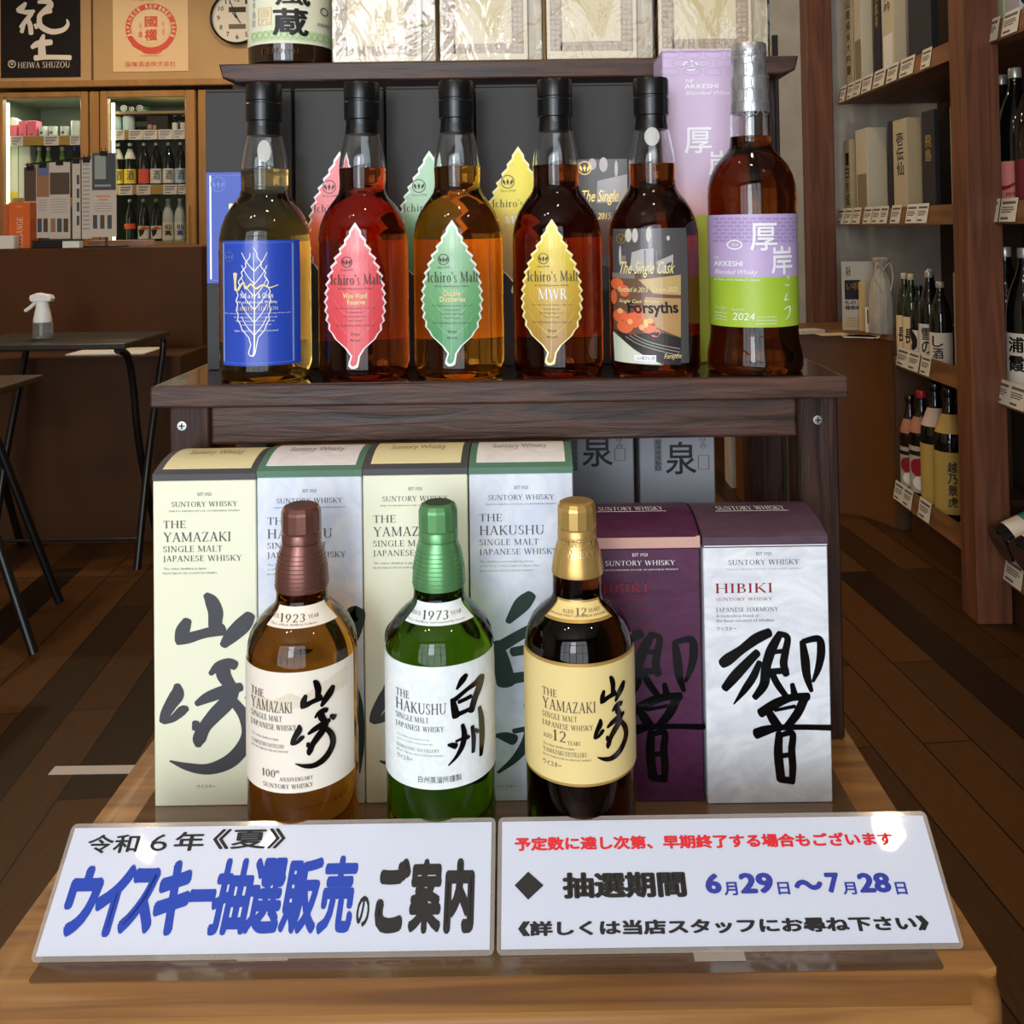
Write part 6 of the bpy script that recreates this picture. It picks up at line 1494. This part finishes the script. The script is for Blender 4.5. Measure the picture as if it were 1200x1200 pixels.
def deco_pink(pr):
    pr.brush([[(-.9, .9, .1), (-.75, .6, .12), (-.7, .48, .1), (-.3, .46, .08), (.1, .55, .05)], [(-.85, .3, .1), (-.78, .12, .12), (-.8, .06, .1), (.2, .08, .04)]], M_maroon_ink)
    for k, ch in enumerate('山田錦'): pr.text(ch, .2, .74 - .12 * k, .42, .84 - .12 * k, M_maroon_ink, .01)
    pr.text('純米大吟醸', -.3, .3, .8, .37, M_maroon_ink, .01)
GP = 'large bottles on the near eye-level shelf'
sake(1176, 2, .395, .05, M_bk, M_sil, 'large dark bottle with salmon pink label, left of the two on the near shelf', GP, (.03, .36, 75, PK), deco_pink, X=1.345)
sake(1192, 2, .395, .05, M_bk, M_sil, 'large dark bottle with salmon pink label, right of the two on the near shelf', GP, (.03, .36, 75, PK), deco_pink, X=1.32)
sake(1215, 2, .395, .05, M_bk, M_sil, 'large dark bottle with dark red label cut off by the right edge', GP, (.03, .36, 75, DR), None, X=1.312)
# near bay, counter-height shelf
Y = atx(1137, 380, 1.30).y; p0, p1 = at(1136, 380, Y), at(1178, 380, Y)
tag(MB().box(p0.x, p1.x, Y, Y + .1, zS[3] + .0006, at(1150, 321, Y).z, mat('pale_grey_carton', (150, 138, 120), .5), .001).build('plain_carton', origin=(p0.x, Y, zS[3])), 'plain pale carton standing behind the small brown bottle on the near shelf', 'box')
def deco_w(txt, pink=True):
    def f(pr):
        for k, ch in enumerate(txt): pr.text(ch, -.55, .66 - .34 * k, .05, .94 - .34 * k, M_brushb, .03)
        if pink: pr.rect(.15, .62, .45, .8, mat('pale_seal', (226, 176, 164), .5))
        for k, ch in enumerate('純米酒'): pr.text(ch, .5, .5 - .12 * k, .72, .6 - .12 * k, M_grey_ink)
    return f
LWW = mat('warm_white_label', (214, 204, 190), .5)
GN = 'bottles with white labels on the near counter-height shelf'
sake(1157, 3, .262, .034, M_bkb, M_blackcap, 'small brown bottle with white label beside the thick post on the near shelf', GN, (.04, .43, 80, LWW), dvt('純米酒', M_ink, -.6, -.2, .3, .95), X=1.31)
sake(1180, 3, .385, .05, M_bk, M_sil, 'large dark bottle with brush-written white label beside the small brown bottle', GN, (.04, .42, 80, LWW), deco_w('浦霞'), X=1.315)
sake(1203, 3, .385, .05, M_bk, M_sil, 'large dark bottle with brush-written white label at the right edge of the picture', GN, (.04, .42, 80, LWW), deco_w('浦霞', False), X=1.315)
# near bay, lowest shelf: bottles lying on a slope
TE = mat('teal_label', (54, 140, 134), .45); WL = mat('cream_white_label', (222, 212, 196), .45)
GL = 'bottles lying on the lowest near shelf'
for k, (px, nm) in enumerate(((1150, 'lying bottle with teal and white label nearest the thick post on the lowest shelf'), (1170, 'lying bottle with teal and white label, middle of the lying ones on the lowest shelf'), (1192, 'lying bottle with teal and white label at the right edge of the lowest shelf'))):
    Yk = 2.417 - .098 * k; r = .047; ln = .3
    base = Vector((1.215, Yk, LV[4] + SH + .006)) + Vector((-math.sin(R(24)), 0, math.cos(R(24)))) * (r + .001)
    dv = Vector((math.cos(R(24)), 0, math.sin(R(24)))); upn = Vector((-dv.z, 0, dv.x)); sd = Vector((0, -1, 0))
    Mx = Matrix(((sd.x, upn.x, dv.x, base.x), (sd.y, upn.y, dv.y, base.y), (sd.z, upn.z, dv.z, base.z), (0, 0, 0, 1)))
    t = thing('lying_bottle', nm, 'bottle', base, GL)
    MB().lathe([(a * r, b_ * ln) for a, b_ in SHAPES['slim']] + [(0, .955 * ln)], (0, 0, 0), M_bk, 28, M=Mx).build('bottle_body', t, smooth=35)
    for h0, h1, m in ((.03, .075, WL), (.075, .115, TE), (.115, .155, WL), (.155, .17, TE)):
        bm_ = MB(); n = 14; pts = []
        g = [[Mx @ Vector((r_ * math.sin(R(-75 + 150 * j / n)), r_ * math.cos(R(-75 + 150 * j / n)), hh)) for j in range(n + 1)] for hh in (h0, h1) for r_ in (r + .0004,)]
        bm_._faces(g[0] + g[1], [(j, j + 1, n + 2 + j, n + 1 + j) for j in range(n)], m); bm_.build('label_band', t, smooth=60)
tag(MB().prism([(1.262, zS[4] + .0004), (1.6, zS[4] + .0004), (1.6, LV[4] + SH + .0055 + .385 * math.tan(R(24))), (1.262, LV[4] + SH + .0055 + .047 * math.tan(R(24)))], 2.14, 2.463, M_shelfw, axis='y').build('sloped_rest', origin=(1.4, 2.3, zS[4])), 'sloping wooden rest under the lying bottles on the lowest shelf', 'rack')
# far bay, counter-height shelf
GF = 'bottles on the far counter-height shelf'
def far(px, lv, H, r, gm, cm, label, lab, deco=None, X=1.31, group=GF, shape='long', neckband=None, Y=None): return sake(px, lv, H, r, gm, cm, label, group, lab, deco, X, shape, None, neckband, R(-30), Y)
CR_ = mat('cream_yellow_label', (222, 196, 150), .5)
far(1054, 3, .285, .028, M_gr, M_tanc, 'dark green bottle with beige label and cap, left of the pair on the far shelf', (.04, .5, 80, CR_), dvt('長', M_ink, -.5, .2, .3, .7), Y=3.203)
far(1066, 3, .285, .028, M_gr, M_tanc, 'dark green bottle with beige label and cap, right of the pair on the far shelf', (.04, .5, 80, CR_), dvt('長', M_ink, -.5, .2, .3, .7), Y=3.147)
far(1073.5, 3, .25, .029, M_bk, M_blackcap, 'dark bottle with white label showing a black figure on the far shelf', (.04, .42, 80, LWW), lambda pr: pr.brush([[(-.8, .95, .3), (-.3, .6, .4), (-.6, .4, .2)], [(.1, .5, .2), (.3, .1, .3)]], M_ink), Y=3.086)
far(1081.5, 3, .3, .0355, M_bk, M_sil, 'dark bottle with brush-written white label third from the thick post on the far shelf', (.04, .44, 80, LWW), dvt('雪の', M_ink, -.5, .2), 1.347, Y=3.15)
far(1090, 3, .3, .033, M_bk, M_sil, 'dark bottle with brush-written white label second from the thick post on the far shelf', (.04, .44, 80, LWW), dvt('雪の', M_ink, -.5, .2), Y=3.02)
far(1101, 3, .27, .034, M_bk, M_sil, 'dark bottle with brush-written white label nearest the thick post on the far shelf', (.04, .42, 80, LWW), dvt('し酒', M_ink, -.5, .2), Y=2.94)
# far bay, lowest shelf
GB4 = 'bottles on the far lowest shelf'
RWL = mat('grey_red_label', (176, 164, 154), .5); YL = mat('ochre_yellow_label', (186, 154, 78), .5); ORG = mat('salmon_round_label', (180, 118, 90), .5); RC = mat('red_cap', (170, 30, 34), .4)
def redpic(pr): pr.rect(-.9, .8, .9, .9, M_ink); pr.disc(-.1, .55, .6, M_maroon_ink, 12, .2); pr.disc(.1, .22, .6, LW, 14, .16)
far(1058, 4, .33, .034, M_bkb, M_bkb, 'brown bottle with picture label at the far end of the lowest shelf', (.08, .48, 80, RWL), redpic, 1.31, GB4, 'round', (.62, .76, ORG), Y=3.195)
far(1073, 4, .36, .04, M_bk, RC, 'dark bottle with red cap and picture label on the lowest shelf', (.08, .5, 80, RWL), redpic, 1.31, GB4, 'round', (.62, .76, ORG), Y=3.115)
far(1088, 4, .40, .047, M_bk, M_bk, 'dark bottle with long yellow label second from the thick post on the lowest shelf', (.05, .52, 80, YL), dvt('越乃景虎', M_ink, -.05, .35, .1, .85), 1.31, GB4, 'round', Y=3.025, neckband=(.66, .8, mat('pale_picture_label', (206, 176, 160), .5)))
far(1103, 4, .40, .047, M_bk, M_bk, 'dark bottle with long yellow label nearest the thick post on the lowest shelf', (.05, .52, 80, YL), dvt('越乃景虎', M_ink, -.05, .35, .1, .85), 1.31, GB4, 'round', (.66, .8, YL), Y=2.925)
# ================================================================ leaflets, sign and wrapped bottle on the corner cabinet
Yq = 3.36
p0, p1 = at(988, 385, Yq + .05), at(1026, 306, Yq + .05)
zc = H_CAB + .0006
t = thing('shelf_sign', 'white sign with dark night photo standing on the corner cabinet', 'sign', ((p0.x + p1.x) / 2, Yq + .05, zc))
MB().box(p0.x, p1.x, Yq + .05, Yq + .056, zc, p1.z, mat('sign_card', (200, 192, 180), .5)).build('card', t)
pr = front(Yq + .05)
pr.rect(990, 328, 1008, 351, mat('night_photo', (34, 36, 50), .4)).rect(989, 371, 1015, 385, mat('sign_cream_foot', (206, 188, 140), .5)).text('純米', 991, 312, 997, 324, M_ink, .01); pr.up()
pr.text('もの', 990, 352, 1003, 357, M_ink, .02).text('種類様', 990, 358, 1009, 363, M_ink, .02).text('い唄', 992, 331, 1006, 340, M_gold_ink)
pr.lines(991, 1013, (373, 376, 379, 382), .8, M_grey_ink); pr.build('print', t)
p0, p1 = at(1007, 360, Yq + .02), at(1025, 330, Yq + .02)
t = thing('folded_card', 'cream folded card with orange print leaning against the white sign', 'card', ((p0.x + p1.x) / 2, Yq + .02, zc))
MB().box(p0.x, p1.x, Yq + .02, Yq + .024, zc, p1.z, mat('card_orange_cream', (214, 176, 110), .5)).box(p0.x + .022, p1.x, Yq + .018, Yq + .0195, zc + .05, p1.z - .001, mat('card_grey', (176, 172, 168), .5)).build('card', t)
for px, nm in ((1018, 'small white tag card standing under the folded card, left of two'), (1026.5, 'small white tag card standing under the folded card, right of two')):
    p0, p1 = at(px - 3.5, 385, Yq - .03), at(px + 3.5, 360, Yq - .03)
    mb = MB().box(p0.x, p1.x, Yq - .03, Yq - .027, zc, p1.z, LW)
    mb.box(p0.x + .006, p0.x + .01, Yq - .0306, Yq - .03, zc + .03, p1.z - .008, M_ink)
    tag(mb.build('tag_card', origin=(p0.x, Yq, zc)), nm, 'card', 'small tag cards')
px0 = at(1034, 392, Yq - .06)
t = thing('wrapped_bottle', 'bottle wrapped in crumpled pale paper tied with cord on the corner cabinet', 'bottle', (px0.x, Yq - .06, zc))
Mwp = noisy('crumpled_wrap', (150, 142, 128), (178, 168, 152), (40, 40, 12), .6, .8)
MB().lathe([(0, 0), (.042, 0), (.045, .01), (.044, .13), (.036, .18), (.022, .21), (.018, .225), (.032, .26), (.02, .265), (0, .25)], (px0.x, Yq - .06, zc), Mwp, 12).build('paper_wrap', t, smooth=20)
for q in (-1, 1): MB().tube(crom([(px0.x, Yq - .083, zc + .222), (px0.x + q * .022, Yq - .085, zc + .245), (px0.x + q * .03, Yq - .09, zc + .2), (px0.x + q * .012, Yq - .112, zc + .15)]), .0022, mat('cord_grey', (188, 180, 168), .6), 6).build('cord', t, smooth=40)
for i, (px, py, nm) in enumerate(((947, 389, 'stack of white leaflets on the corner cabinet nearest the wooden stand'), (975, 391, 'cream leaflet lying on the corner cabinet between the leaflet stacks'), (1010, 395, 'pale slip of paper lying on the cabinet below the white sign'), (1030, 399, 'pale slip of paper lying on the cabinet below the wrapped bottle'), (1046, 405, 'white slip of paper at the front corner of the cabinet'))):
    p = on(px, py, H_CAB + .004); h_ = .012 if i == 0 else .003
    Mx = Matrix.Translation((p.x, max(p.y, 3.2), zc)) @ Matrix.Rotation(R(20 - 15 * i), 4, 'Z')
    tag(MB().box(-.05, .05, -.03, .03, 0, h_, (LWW, CR_, LWW, CR_, LWW)[i], M=Mx).build('paper_leaflet', origin=(p.x, p.y, zc)), nm, 'leaflet', 'papers on the corner cabinet')
